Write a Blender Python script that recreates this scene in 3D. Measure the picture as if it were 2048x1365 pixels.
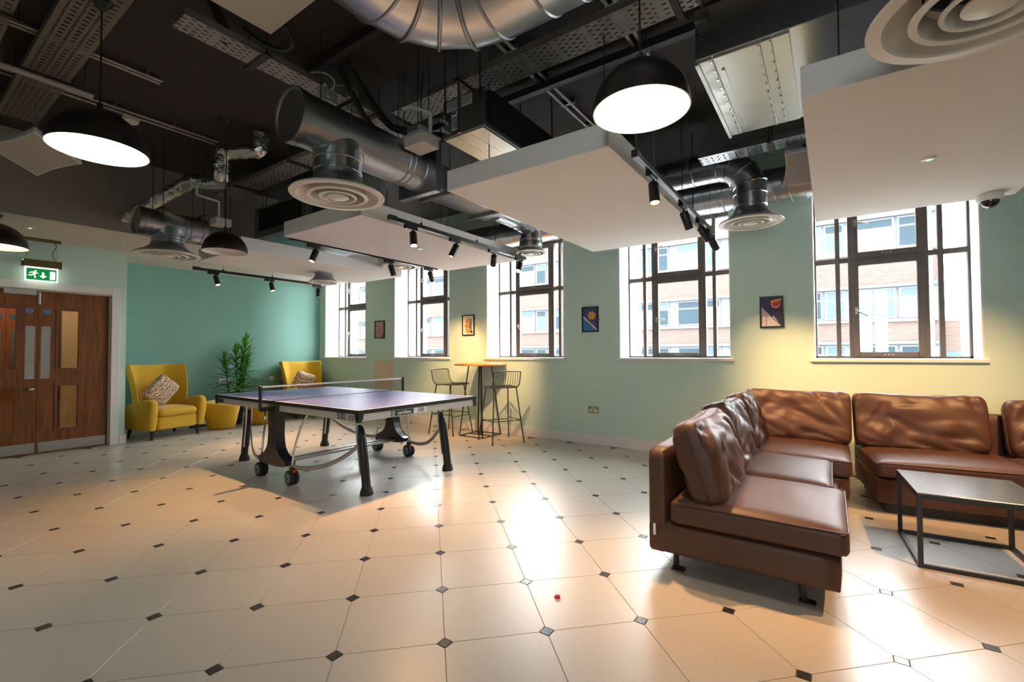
import bpy, bmesh, math, random
from mathutils import Vector, Matrix, noise
random.seed(7)
scene = bpy.context.scene
for o in list(bpy.data.objects): bpy.data.objects.remove(o)
C = scene.collection
PI = math.pi
# ---------------------------------------------------------------- camera
CAM_Z = 1.222; FPX = 914.9; YAW = math.radians(-34.887); PITCH = 0.0252; ROLL = -0.0045
cd = bpy.data.cameras.new('camera'); cam = bpy.data.objects.new('camera', cd); C.objects.link(cam)
cd.sensor_fit = 'HORIZONTAL'; cd.sensor_width = 36.0; cd.lens = FPX/2048*36.0
cd.clip_start = 0.05; cd.clip_end = 300
_r0 = Vector((math.cos(YAW), -math.sin(YAW), 0)); _f0 = Vector((math.sin(YAW), math.cos(YAW), 0)); _u0 = Vector((0,0,1))
_f = _f0*math.cos(PITCH) + _u0*math.sin(PITCH); _u = -_f0*math.sin(PITCH) + _u0*math.cos(PITCH)
_r = _r0*math.cos(ROLL) + _u*math.sin(ROLL); _u2 = -_r0*math.sin(ROLL) + _u*math.cos(ROLL)
cam.matrix_world = Matrix(((_r.x,_u2.x,-_f.x,0),(_r.y,_u2.y,-_f.y,0),(_r.z,_u2.z,-_f.z,CAM_Z),(0,0,0,1)))
scene.camera = cam
def project(p):
    d = Vector(p)-Vector((0,0,CAM_Z)); z = d.dot(_f)
    if z < 0.05: return None
    return (1024+FPX*d.dot(_r)/z, 682.5-FPX*d.dot(_u2)/z, z)
# ---------------------------------------------------------------- view, world, daylight
vs = scene.view_settings
vs.view_transform = 'Standard'; vs.look = 'None'; vs.gamma = 1.0; vs.use_curve_mapping = False
vs.exposure = 0.85
SKY = 17.5
world = bpy.data.worlds.new('overcast_sky'); scene.world = world; world.use_nodes = True
_n = world.node_tree.nodes; _l = world.node_tree.links
_bg = _n['Background']; _bg.inputs['Color'].default_value = (0.93,0.97,1.0,1); _bg.inputs['Strength'].default_value = SKY
SPOT_W = 84.0; SPOT_COL = (1.0,0.545,0.235); PENDANT = 11.0
def portal(x0,x1,z0,z1,y):
    ld = bpy.data.lights.new('daylight_portal','AREA'); ld.shape='RECTANGLE'; ld.size=x1-x0; ld.size_y=z1-z0
    ld.cycles.is_portal = True
    o = bpy.data.objects.new('daylight_portal',ld); C.objects.link(o)
    o.location=((x0+x1)/2,y,(z0+z1)/2); o.rotation_euler=(-PI/2,0,0)
    return o
# ---------------------------------------------------------------- materials
MATS = {}
def mat(name, col=(.8,.8,.8), rough=.5, metal=0., spec=.5, noise_amt=0., noise_scale=20., bump=0., bump_scale=60., emit=None, estr=0., coat=0., coords='Object', stretch=None, detail=4., rvar=0., rand=0., sheen=0.):
    if name in MATS: return MATS[name]
    m = bpy.data.materials.new(name); m.use_nodes = True; MATS[name]=m
    nt = m.node_tree; n = nt.nodes; l = nt.links; b = n['Principled BSDF']
    b.inputs['Base Color'].default_value=(*col,1); b.inputs['Roughness'].default_value=rough
    b.inputs['Metallic'].default_value=metal; b.inputs['Specular IOR Level'].default_value=spec
    if coat: b.inputs['Coat Weight'].default_value=coat; b.inputs['Coat Roughness'].default_value=.15
    if sheen: b.inputs['Sheen Weight'].default_value=sheen
    if emit: b.inputs['Emission Color'].default_value=(*emit,1); b.inputs['Emission Strength'].default_value=estr
    tc=None
    def vec():
        nonlocal tc
        if tc is None:
            t = n.new('ShaderNodeTexCoord'); mp = n.new('ShaderNodeMapping'); l.new(t.outputs[coords],mp.inputs['Vector'])
            if stretch: mp.inputs['Scale'].default_value=stretch
            tc = mp.outputs['Vector']
        return tc
    colout=None
    if noise_amt or rvar:
        nz = n.new('ShaderNodeTexNoise'); nz.inputs['Scale'].default_value=noise_scale; nz.inputs['Detail'].default_value=detail
        l.new(vec(),nz.inputs['Vector'])
        if noise_amt:
            mx = n.new('ShaderNodeMixRGB'); mx.inputs[1].default_value=(*[max(0,c*(1-noise_amt)) for c in col],1); mx.inputs[2].default_value=(*[min(1,c*(1+noise_amt)) for c in col],1)
            l.new(nz.outputs['Fac'],mx.inputs[0]); l.new(mx.outputs[0],b.inputs['Base Color']); colout=mx.outputs[0]
        if rvar:
            mr = n.new('ShaderNodeMapRange'); mr.inputs['To Min'].default_value=max(.02,rough-rvar); mr.inputs['To Max'].default_value=min(1,rough+rvar)
            mr.inputs['From Min'].default_value=.3; mr.inputs['From Max'].default_value=.7
            l.new(nz.outputs['Fac'],mr.inputs['Value']); l.new(mr.outputs[0],b.inputs['Roughness'])
    if rand:
        oi = n.new('ShaderNodeObjectInfo'); hv = n.new('ShaderNodeHueSaturation'); mr = n.new('ShaderNodeMapRange')
        mr.inputs['To Min'].default_value=1-rand; mr.inputs['To Max'].default_value=1+rand
        l.new(oi.outputs['Random'],mr.inputs['Value']); l.new(mr.outputs[0],hv.inputs['Value'])
        if colout: l.new(colout,hv.inputs['Color'])
        else: hv.inputs['Color'].default_value=(*col,1)
        l.new(hv.outputs[0],b.inputs['Base Color'])
    if bump:
        bz = n.new('ShaderNodeTexNoise'); bz.inputs['Scale'].default_value=bump_scale; bz.inputs['Detail'].default_value=3
        l.new(vec(),bz.inputs['Vector']); bp = n.new('ShaderNodeBump'); bp.inputs['Strength'].default_value=bump; bp.inputs['Distance'].default_value=.01
        l.new(bz.outputs['Fac'],bp.inputs['Height']); l.new(bp.outputs[0],b.inputs['Normal'])
    return m
def glass_mat(name, tint=(1,1,1), refl=.25):
    if name in MATS: return MATS[name]
    m = bpy.data.materials.new(name); m.use_nodes=True; MATS[name]=m
    nt=m.node_tree; n=nt.nodes; l=nt.links; n.clear()
    out=n.new('ShaderNodeOutputMaterial'); mix=n.new('ShaderNodeMixShader'); t=n.new('ShaderNodeBsdfTransparent'); g=n.new('ShaderNodeBsdfGlossy')
    t.inputs['Color'].default_value=(*tint,1); g.inputs['Roughness'].default_value=.02
    lw=n.new('ShaderNodeLayerWeight'); lw.inputs['Blend'].default_value=.5
    pw=n.new('ShaderNodeMath'); pw.operation='POWER'; pw.inputs[1].default_value=5; l.new(lw.outputs['Facing'],pw.inputs[0])
    ma=n.new('ShaderNodeMath'); ma.operation='MULTIPLY_ADD'; ma.inputs[1].default_value=.9; ma.inputs[2].default_value=.035; l.new(pw.outputs[0],ma.inputs[0])
    l.new(ma.outputs[0],mix.inputs[0]); l.new(t.outputs[0],mix.inputs[1]); l.new(g.outputs[0],mix.inputs[2]); l.new(mix.outputs[0],out.inputs[0])
    return m
def wood_mat(name, c1, c2, scale=(1,1,1), rough=.35, wave=3., coat=.2, dist=6.):
    if name in MATS: return MATS[name]
    m = mat(name,c1,rough,coat=coat); n=m.node_tree.nodes; l=m.node_tree.links; b=n['Principled BSDF']
    t=n.new('ShaderNodeTexCoord'); mp=n.new('ShaderNodeMapping'); mp.inputs['Scale'].default_value=scale
    l.new(t.outputs['Object'],mp.inputs['Vector'])
    nz=n.new('ShaderNodeTexNoise'); nz.inputs['Scale'].default_value=wave; nz.inputs['Detail'].default_value=6; nz.inputs['Distortion'].default_value=1.2
    nz2=n.new('ShaderNodeTexNoise'); nz2.inputs['Scale'].default_value=wave*7; nz2.inputs['Detail'].default_value=3
    l.new(mp.outputs[0],nz.inputs['Vector']); l.new(mp.outputs[0],nz2.inputs['Vector'])
    ad=n.new('ShaderNodeMath'); ad.operation='MULTIPLY_ADD'; ad.inputs[1].default_value=.35; l.new(nz2.outputs['Fac'],ad.inputs[0]); l.new(nz.outputs['Fac'],ad.inputs[2])
    cr=n.new('ShaderNodeValToRGB'); cr.color_ramp.elements[0].color=(*c1,1); cr.color_ramp.elements[1].color=(*c2,1); cr.color_ramp.elements[0].position=.4; cr.color_ramp.elements[1].position=.85
    l.new(ad.outputs[0],cr.inputs[0]); l.new(cr.outputs[0],b.inputs['Base Color'])
    return m
def emis(name,col,s): return mat(name,(.8,.8,.8),.5,emit=col,estr=s)
def weave_mat(name,c1,c2,scale=70.):
    if name in MATS: return MATS[name]
    m=mat(name,c1,.9); n=m.node_tree.nodes; l=m.node_tree.links; b=n['Principled BSDF']
    t=n.new('ShaderNodeTexCoord'); v=n.new('ShaderNodeTexVoronoi'); v.inputs['Scale'].default_value=scale; v.inputs['Randomness'].default_value=.35
    l.new(t.outputs['Object'],v.inputs['Vector'])
    cr=n.new('ShaderNodeValToRGB'); cr.color_ramp.elements[0].color=(*c1,1); cr.color_ramp.elements[1].color=(*c2,1); cr.color_ramp.elements[0].position=.35; cr.color_ramp.elements[1].position=.55
    l.new(v.outputs['Distance'],cr.inputs[0]); l.new(cr.outputs[0],b.inputs['Base Color'])
    bp=n.new('ShaderNodeBump'); bp.inputs['Strength'].default_value=.6; bp.inputs['Distance'].default_value=.01; bp.invert=True
    l.new(v.outputs['Distance'],bp.inputs['Height']); l.new(bp.outputs[0],b.inputs['Normal'])
    return m
def brick_mat(name):
    if name in MATS: return MATS[name]
    m=mat(name,(.5,.3,.22),.85,spec=.05); n=m.node_tree.nodes; l=m.node_tree.links; b=n['Principled BSDF']
    t=n.new('ShaderNodeTexCoord'); mp=n.new('ShaderNodeMapping'); mp.inputs['Rotation'].default_value=(PI/2,0,0)
    br=n.new('ShaderNodeTexBrick'); br.inputs['Color1'].default_value=(.055,.036,.031,1); br.inputs['Color2'].default_value=(.063,.044,.037,1); br.inputs['Mortar'].default_value=(.066,.060,.055,1)
    br.inputs['Scale'].default_value=1; br.inputs['Brick Width'].default_value=.225; br.inputs['Row Height'].default_value=.075; br.inputs['Mortar Size'].default_value=.006
    l.new(t.outputs['Object'],mp.inputs['Vector']); l.new(mp.outputs[0],br.inputs['Vector']); l.new(br.outputs[0],b.inputs['Base Color'])
    return m
SAGE = mat('sage_wall_paint',(.58,.755,.675),.6,noise_amt=.03,noise_scale=1.5)
TEAL = mat('teal_wall_paint',(.20,.415,.35),.6,noise_amt=.03,noise_scale=1.5)
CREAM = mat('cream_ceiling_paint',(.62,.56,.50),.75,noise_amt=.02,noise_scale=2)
BULK = mat('shaded_cream_paint',(.30,.27,.245),.8,noise_amt=.03,noise_scale=2)  # the cream paint darkened: shade on the bulkhead front put into the colour
RAFT = mat('white_acoustic_paint',(.76,.73,.70),.85,noise_amt=.015,noise_scale=3,bump=.04,bump_scale=300)
SLAB = mat('dark_soffit_paint',(.026,.021,.018),.75,noise_amt=.25,noise_scale=1.2,bump=.15,bump_scale=25)
WHITE = mat('white_gloss_paint',(.78,.77,.75),.35)
REVEAL = mat('white_reveal_paint',(.85,.86,.85),.6)
BRONZE = mat('dark_bronze_window_frame',(.085,.064,.052),.42,noise_amt=.25,noise_scale=12)
GALV = mat('galvanised_steel',(.46,.48,.50),.30,metal=1,noise_amt=.06,noise_scale=4)
GALV2 = mat('dull_galvanised_steel',(.33,.34,.355),.40,metal=1,noise_amt=.08,noise_scale=8)
TRAYM = mat('cable_tray_steel',(.36,.35,.335),.5,metal=.6,noise_amt=.15,noise_scale=15)
TRAYP = mat('painted_perforated_tray',(.20,.17,.135),.5,metal=.4,noise_amt=.2,noise_scale=10)
FOIL = mat('crinkled_foil_wrap',(.80,.77,.72),.22,metal=1,bump=1.0,bump_scale=28,noise_amt=.1,noise_scale=30)
DIFF = mat('cream_diffuser_enamel',(.70,.66,.58),.35)
BLACKM = mat('black_powder_coat',(.012,.012,.013),.4,noise_amt=.2,noise_scale=40)
BLACKP = mat('black_plastic',(.014,.014,.015),.33)
RUBBER = mat('black_rubber',(.02,.02,.021),.6)
CHROME = mat('chrome_tube',(.72,.72,.73),.12,metal=1)
STEEL = mat('brushed_steel',(.55,.56,.57),.28,metal=1,noise_amt=.12,noise_scale=40,stretch=(1,1,.1))
BRASS = mat('antique_brass_plate',(.36,.29,.17),.35,metal=.9)
PVC = mat('white_pvc',(.70,.67,.64),.4)
GREYP = mat('grey_plastic_box',(.33,.34,.35),.5)
BEIGEP = mat('beige_plastic',(.55,.51,.44),.5)
LEATHER = mat('chestnut_leather',(.080,.036,.023),.47,spec=.45,noise_amt=.10,noise_scale=5,bump=.06,bump_scale=220)
PIPING = mat('leather_piping',(.09,.036,.02),.4)
MUSTARD = mat('mustard_wool',(.62,.36,.012),.85,noise_amt=.08,noise_scale=60,bump=.15,bump_scale=400,sheen=.2)
DARKWOOD = mat('espresso_wood_leg',(.022,.012,.008),.35)
RODM = mat('dark_hanger_steel',(.06,.06,.06),.5,metal=.6)
GLASS = glass_mat('window_glass',(.97,.98,.98))
# ---------------------------------------------------------------- mesh helpers
def B(): return bmesh.new()
def box(bm, lo, hi, M=None):
    v=[bm.verts.new((x,y,z)) for x in (lo[0],hi[0]) for y in (lo[1],hi[1]) for z in (lo[2],hi[2])]
    if M: 
        for a in v: a.co = M @ a.co
    for f in ((0,1,3,2),(4,6,7,5),(0,4,5,1),(2,3,7,6),(0,2,6,4),(1,5,7,3)): bm.faces.new([v[i] for i in f])
    return v
def cbox(bm,c,s,M=None): return box(bm,(c[0]-s[0]/2,c[1]-s[1]/2,c[2]-s[2]/2),(c[0]+s[0]/2,c[1]+s[1]/2,c[2]+s[2]/2),M)
def bevel(bm,w,seg=2):
    bmesh.ops.bevel(bm,geom=list(bm.edges),offset=w,segments=seg,profile=.6,affect='EDGES',clamp_overlap=True)
def frame_axes(d):
    d=Vector(d).normalized(); u=Vector((0,0,1)) if abs(d.z)<.95 else Vector((1,0,0))
    a=d.cross(u).normalized(); b=a.cross(d).normalized(); return a,b
def ring(bm,c,a,b,r,n,r2=None):
    r2=r if r2 is None else r2
    return [bm.verts.new(Vector(c)+a*(r*math.cos(2*PI*i/n))+b*(r2*math.sin(2*PI*i/n))) for i in range(n)]
def bridge(bm,A,Bv):
    n=len(A)
    for i in range(n): bm.faces.new((A[i],A[(i+1)%n],Bv[(i+1)%n],Bv[i]))
def cyl(bm,p,q,r,n=16,r2=None,cap=True):
    p=Vector(p);q=Vector(q); a,b=frame_axes(q-p); r2=r if r2 is None else r2
    A=ring(bm,p,a,b,r,n); Bv=ring(bm,q,a,b,r2,n); bridge(bm,A,Bv)
    if cap: bm.faces.new(A[::-1]); bm.faces.new(Bv)
def tube(bm,pts,r,n=8,cap=True,rads=None,flat=None):
    pts=[Vector(p) for p in pts]; rings=[]; prev=None
    for i,p in enumerate(pts):
        d=(pts[min(i+1,len(pts)-1)]-pts[max(i-1,0)]).normalized()
        if prev is None: a,b=frame_axes(d)
        else:
            a=prev-d*prev.dot(d)
            if a.length<1e-5: a,_=frame_axes(d)
            a.normalize(); b=d.cross(a).normalized()
            b=-b if False else b
        prev=a; rr=rads[i] if rads else r
        rings.append(ring(bm,p,a,d.cross(a).normalized(),rr,n,rr*(flat or 1)))
    for A,Bv in zip(rings,rings[1:]): bridge(bm,A,Bv)
    if cap and len(rings)>1: bm.faces.new(rings[0][::-1]); bm.faces.new(rings[-1])
def lathe(bm,prof,c=(0,0,0),n=32,close=False):
    c=Vector(c); rs=[]
    for r,z in prof:
        if r<1e-6: rs.append([bm.verts.new(c+Vector((0,0,z)))])
        else: rs.append([bm.verts.new(c+Vector((r*math.cos(2*PI*i/n),r*math.sin(2*PI*i/n),z))) for i in range(n)])
    prs=list(zip(rs,rs[1:]))+([(rs[-1],rs[0])] if close else [])
    for A,Bv in prs:
        for i in range(n):
            j=(i+1)%n
            if len(A)==1 and len(Bv)==1: continue
            if len(A)==1: bm.faces.new((A[0],Bv[i],Bv[j]))
            elif len(Bv)==1: bm.faces.new((A[i],A[j],Bv[0]))
            else: bm.faces.new((A[i],A[j],Bv[j],Bv[i]))
def prism(bm,poly,fn0,fn1):
    A=[bm.verts.new(fn0(p)) for p in poly]; Bv=[bm.verts.new(fn1(p)) for p in poly]
    bm.faces.new(A[::-1]); bm.faces.new(Bv); bridge(bm,A,Bv)
def bez(p0,p1,p2,p3,n=12):
    p0,p1,p2,p3=map(Vector,(p0,p1,p2,p3)); o=[]
    for i in range(n+1):
        t=i/n; o.append(p0*(1-t)**3+p1*3*t*(1-t)**2+p2*3*t*t*(1-t)+p3*t**3)
    return o
def fillet(pts,r,n=5):
    pts=[Vector(p) for p in pts]; o=[pts[0]]
    for a,b,c in zip(pts,pts[1:],pts[2:]):
        d1=(a-b); d2=(c-b); rr=min(r,d1.length*.48,d2.length*.48)
        s=b+d1.normalized()*rr; e=b+d2.normalized()*rr
        for i in range(n+1):
            t=i/n; o.append(s*(1-t)**2+b*2*t*(1-t)+e*t*t)
    o.append(pts[-1]); return o
# ---------------------------------------------------------------- objects
def PM(o):
    return Matrix.Translation(o.location) @ Matrix.Rotation(o.rotation_euler.z,4,'Z')
ROOTM={}
def obj(name,bm,m,parent=None,smooth=False,world=False,angle=40,keep=False):
    """one mesh object; with world=True the bmesh is in world space and is moved into its parent's space"""
    bmesh.ops.recalc_face_normals(bm,faces=list(bm.faces))
    if world and parent is not None:
        bmesh.ops.transform(bm,matrix=ROOTM[parent.name].inverted(),verts=list(bm.verts))
    loc=Vector((0,0,0))
    if parent is None and not keep and len(bm.verts):
        xs=[v.co.x for v in bm.verts]; ys=[v.co.y for v in bm.verts]; zs=[v.co.z for v in bm.verts]
        loc=Vector(((min(xs)+max(xs))/2,(min(ys)+max(ys))/2,min(zs)))
        bmesh.ops.translate(bm,vec=-loc,verts=list(bm.verts))
    me=bpy.data.meshes.new(name); bm.to_mesh(me); bm.free()
    o=bpy.data.objects.new(name,me); C.objects.link(o); o.location=loc
    for mm in (m if isinstance(m,(list,tuple)) else [m]): me.materials.append(mm)
    if smooth:
        me.polygons.foreach_set('use_smooth',[True]*len(me.polygons))
        if angle: me.set_sharp_from_angle(angle=math.radians(angle))
    if parent is not None: o.parent=parent; ROOTM[o.name]=ROOTM[parent.name]
    else: ROOTM[o.name]=Matrix.Translation(loc)
    return o
def tag(o,label,cat,group=None):
    o['label']=label; o['category']=cat
    if group: o['group']=group
    return o
def thing(name,label,cat,loc=(0,0,0),rz=0.,group=None):
    o=bpy.data.objects.new(name,None); C.objects.link(o); o.location=loc; o.rotation_euler=(0,0,rz); o.empty_display_size=.1
    ROOTM[o.name]=Matrix.Translation(loc)@Matrix.Rotation(rz,4,'Z')
    return tag(o,label,cat,group)
def struct(name,bm=None,m=None,parent=None,loc=(0,0,0),**k):
    if bm is None:
        o=bpy.data.objects.new(name,None); C.objects.link(o); o.location=loc; ROOTM[o.name]=Matrix.Translation(loc)
    else: o=obj(name,bm,m,parent,keep=True,**k)
    o['kind']='structure'; return o
def copy_tree(src,loc=None,rz=None,parent=None,label=None,group=None):
    c=src.copy(); C.objects.link(c)
    if parent is not None: c.parent=parent; c.matrix_parent_inverse=src.matrix_parent_inverse.copy()
    if loc is not None: c.location=loc
    if rz is not None: c.rotation_euler=(0,0,rz)
    if label: c['label']=label
    if group: c['group']=group
    for ch in src.children: copy_tree(ch,parent=c)
    return c
def text_mesh(s,size,bold=0.,shear=0.,space=1.,align='CENTER'):
    cu=bpy.data.curves.new('lettering','FONT'); cu.body=s; cu.size=size; cu.align_x=align; cu.align_y='CENTER'; cu.offset=bold; cu.shear=shear; cu.space_character=space; cu.resolution_u=2
    o=bpy.data.objects.new('lettering',cu); C.objects.link(o)
    dg=bpy.context.evaluated_depsgraph_get(); me=bpy.data.meshes.new_from_object(o.evaluated_get(dg))
    bm=bmesh.new(); bm.from_mesh(me); bpy.data.objects.remove(o); bpy.data.curves.remove(cu); bpy.data.meshes.remove(me)
    return bm
def pillow(w,h,t,nu=28,nv=20,e=.55,fold=0.,seed=0.,sag=0.,corner=.09):
    """soft cushion in local x (w) / z (h), thickness y (t), centred; e: puffiness, fold: depth of the creases"""
    bm=B(); G=[[],[]]
    for s in (0,1):
        sg=1 if s else -1
        for j in range(nv+1):
            row=[]
            for i in range(nu+1):
                u=math.sin((i/nu*2-1)*PI/2*.92)/math.sin(PI/2*.92); v=math.sin((j/nv*2-1)*PI/2*.92)/math.sin(PI/2*.92)
                edge=max(0,(1-u**4))**.5*max(0,(1-v**4))**.5
                th=t/2*(edge**e)
                x=w/2*u*(1-corner*abs(v)**6-.02*(1-v*v)*abs(u)); z=h/2*v*(1-corner*abs(u)**6-.03*(1-u*u)*abs(v))
                f=0
                if fold:
                    q=Vector((x*5+seed,z*5+seed*.37,sg*2.+seed))
                    f=noise.noise(q)*.55
                    cx=math.copysign(w*.66,noise.noise(Vector((seed,x*1.5,0)))+u*.8); a=math.atan2(z+h*.62,x-cx); rr=math.hypot(x-cx,z+h*.62)
                    f+=-.8*max(0,1-abs(noise.noise(Vector((a*4.2+seed,rr*2.2,sg+seed*.5))))*4.0)*(.25+.75*min(1,rr*2.2))
                    f+=-.5*max(0,1-abs(noise.noise(Vector((x*2.2+seed*1.7,z*7+x*2.5,seed))))*4.5)*(.35+.65*abs(v))
                    f*=fold*edge**.6
                z2=z-sag*(1-u*u)*max(0,v)
                row.append(bm.verts.new((x,sg*max(.002,th+f*.7),z2+f*.12)))
            G[s].append(row)
    for s in (0,1):
        for j in range(nv):
            for i in range(nu):
                q=(G[s][j][i],G[s][j][i+1],G[s][j+1][i+1],G[s][j+1][i]); bm.faces.new(q if s==0 else q[::-1])
    # join the two faces along the rim
    rim=lambda g: [g[0][i] for i in range(nu+1)]+[g[j][nu] for j in range(1,nv+1)]+[g[nv][i] for i in range(nu-1,-1,-1)]+[g[j][0] for j in range(nv-1,0,-1)]
    bridge(bm,rim(G[0]),rim(G[1]))
    return bm
def softbox(w,d,h,r=.04,crown=0.,n=14,fold=0.,seed=0.):
    """upholstered block, x 0..w, y 0..d, z 0..h, rounded edges, crowned top"""
    bm=B(); 
    bmesh.ops.create_cube(bm,size=1)
    bmesh.ops.subdivide_edges(bm,edges=list(bm.edges),cuts=n,use_grid_fill=True)
    for v in bm.verts:
        x,y,z=v.co.x*w,v.co.y*d,v.co.z*h
        cx=max(-w/2+r,min(w/2-r,x)); cy=max(-d/2+r,min(d/2-r,y)); cz=max(-h/2+r,min(h/2-r,z))
        dv=Vector((x-cx,y-cy,z-cz))
        if dv.length>1e-6: dv=dv.normalized()*r
        p=Vector((cx,cy,cz))+dv
        if crown and z>0:
            k=max(0,1-(2*x/w)**2)**.6*max(0,1-(2*y/d)**2)**.6
            p.z+=crown*k*(z/h*2)
        if fold:
            f=noise.noise(p*7+Vector((seed,0,0)))*fold; p+=Vector((0,0,f))*(1 if z>0 else .2)
        v.co=p+Vector((w/2,d/2,h/2))
    return bm
# ================================================================ STRUCTURE
YW=5.61; XT=-8.88; XD=-7.98; YC=2.13; ZS=3.5; XR=4.2; YB=-3.6; ZB=2.636; XB=-6.70; YO=6.40; YF=5.96
TS=.442; HD=.034
# ---- floor: a screed with octagonal tiles and small slate inlays set into it
bm=B(); box(bm,(XT-.2,YB-.2,-.2),(XR+.2,YW+.2,-.004)); 
floor=struct('floor',bm,mat('floor_joint_grout',(.20,.16,.12),.8))
TILE=mat('cream_stone_tile',(.50,.455,.40),.31,spec=.8,noise_amt=.07,noise_scale=55,bump=.015,bump_scale=300,detail=8,rand=.018)
SLATE=mat('dark_slate_inlay',(.035,.033,.034),.26,noise_amt=.3,noise_scale=40,rand=.12)
def lat(a,b):
    x=(a+.1347)*TS; y=(b+4.4764)*TS
    return ((x-y)/math.sqrt(2),(x+y)/math.sqrt(2))
def poly_piece(name,poly,m):
    bm=B(); n=len(poly); e=.0012
    cx=sum(p[0] for p in poly)/n; cy=sum(p[1] for p in poly)/n
    def sh(p,d):
        L=math.hypot(p[0]-cx,p[1]-cy); k=(L-d)/L; return (cx+(p[0]-cx)*k,cy+(p[1]-cy)*k)
    T=[bm.verts.new((*sh(p,e),0)) for p in poly]; S=[bm.verts.new((*p,-.0010)) for p in poly]; D=[bm.verts.new((*p,-.0045)) for p in poly]
    bm.faces.new(T); bridge(bm,S,T); bridge(bm,D,S)
    bmesh.ops.recalc_face_normals(bm,faces=list(bm.faces))
    me=bpy.data.meshes.new(name); bm.to_mesh(me); bm.free(); me.materials.append(m); return me
g=.0011; s=TS/2-g; c=HD+g*.4
octo=[(-s+c,-s),(s-c,-s),(s,-s+c),(s,s-c),(s-c,s),(-s+c,s),(-s,s-c),(-s,-s+c)]
d0=HD-.0022; diam=[(d0,0),(0,d0),(-d0,0),(0,-d0)]
tile_me=poly_piece('tile',octo,TILE); dot_me=poly_piece('inlay',diam,SLATE)
cand=[];cdot=[]
for i in range(-30,32):
    for j in range(-30,32):
        for lst,off in ((cand,.5),(cdot,0.)):
            x,y=lat(i+off,j+off)
            if not (XT-.15<x<XR+.1 and YB-.1<y<YW+.12): continue
            if x<XD-.15 and y<YC-.25: continue
            pr=project((x,y,0)); dist=math.hypot(x,y)
            vis = pr is not None and -120<pr[0]<2170 and pr[1]<1520
            lst.append((0 if vis else 1,dist,x,y))
for lst,me,nm,nmr in ((cand,tile_me,'tile','tile_remainder'),(cdot,dot_me,'inlay','inlay_remainder')):
    lst.sort()
    vislist=[t for t in lst if t[0]==0][:300]; rest=[t for t in lst if t not in vislist]
    for (_,_,x,y) in vislist:
        o=bpy.data.objects.new(nm,me); C.objects.link(o); o.parent=floor; o.location=(x,y,0); o.rotation_euler=(0,0,-PI/4)
    bm=B()
    for (_,_,x,y) in rest:
        n0=len(bm.verts); bm.from_mesh(me); bm.verts.ensure_lookup_table()
        M=Matrix.Translation((x,y,0))@Matrix.Rotation(-PI/4,4,'Z')
        for v in bm.verts[n0:]: v.co=M@v.co
    o=obj(nmr,bm,me.materials[0],floor); o['kind']='stuff'
# ---- slab, bulkhead
bm=B(); box(bm,(XT-.3,YB-.3,ZS),(XR+.3,YO,ZS+.3)); struct('ceiling',bm,SLAB)
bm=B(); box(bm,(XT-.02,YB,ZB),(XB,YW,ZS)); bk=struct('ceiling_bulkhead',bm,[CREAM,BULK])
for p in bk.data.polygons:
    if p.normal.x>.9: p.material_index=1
# ---- window wall with five openings
WIN=[(-8.68,-7.33),(-6.53,-5.165),(-4.396,-3.03),(-2.23,-.915),(-.146,1.094)]
ZSILL=1.135; ZH=2.905
bm=B()
box(bm,(XT-.3,YW,-.2),(XR+.3,YO,ZSILL)); box(bm,(XT-.3,YW,ZH),(XR+.3,YO,ZS))
xs=[XT-.3]+[v for w in WIN for v in w]+[XR+.3]
for a,b_ in zip(xs[::2],xs[1::2]): box(bm,(a,YW,ZSILL),(b_,YO,ZH))
struct('wall_window',bm,SAGE)
bm=B(); box(bm,(XT-.3,YC-.1,0),(XT,YW,ZS)); struct('wall_teal',bm,TEAL)
# door wall with opening (double door), leaf width .70
DY0,DY1,DZ=.585,1.975,2.03
bm=B()
box(bm,(XD-.16,DY1+.02,0),(XD,YC,ZS)); box(bm,(XD-.16,DY0-.02,DZ+.02),(XD,DY1+.02,ZS)); box(bm,(XD-.16,YB,0),(XD,DY0-.02,ZS))
struct('wall_door',bm,SAGE)
bm=B(); box(bm,(XT-.02,YC-.12,0),(XD-.16,YC,ZS)); struct('wall_return',bm,SAGE)
bm=B(); box(bm,(XR,YB-.2,0),(XR+.2,YW,ZS)); struct('wall_right',bm,SAGE)
bm=B(); BW=[(.6,1.3)]
box(bm,(XD-1.6,YB-.4,0),(XR+.2,YB,.9)); box(bm,(XD-1.6,YB-.4,2.9),(XR+.2,YB,ZS))
xs=[XD-1.6]+[v for w in BW for v in w]+[XR+.2]
for a,b_ in zip(xs[::2],xs[1::2]): box(bm,(a,YB-.4,.9),(b_,YB,2.9))
struct('wall_back',bm,SAGE)
for k,(a,b_) in enumerate(BW):
    r=struct('window_%d'%(6+k),loc=((a+b_)/2,YB-.2,.9))
    bm=B(); e=.05
    for lo,hi in (((a,YB-.23,.9),(a+e,YB-.17,2.9)),((b_-e,YB-.23,.9),(b_,YB-.17,2.9)),((a+e,YB-.23,.9),(b_-e,YB-.17,.95)),((a+e,YB-.23,2.85),(b_-e,YB-.17,2.9)),((a+e,YB-.23,2.15),(b_-e,YB-.17,2.2)),(((a+b_)/2-.03,YB-.23,.95),((a+b_)/2+.03,YB-.17,2.85))): box(bm,lo,hi)
    obj('outer_frame',bm,BRONZE,r,world=True)
    bm=B(); box(bm,(a+e,YB-.203,.95),(b_-e,YB-.197,2.85)); obj('pane',bm,GLASS,r,world=True)
    po=portal(a,b_,.9,2.9,YB-.5); po.rotation_euler=(PI/2,0,0)
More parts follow.
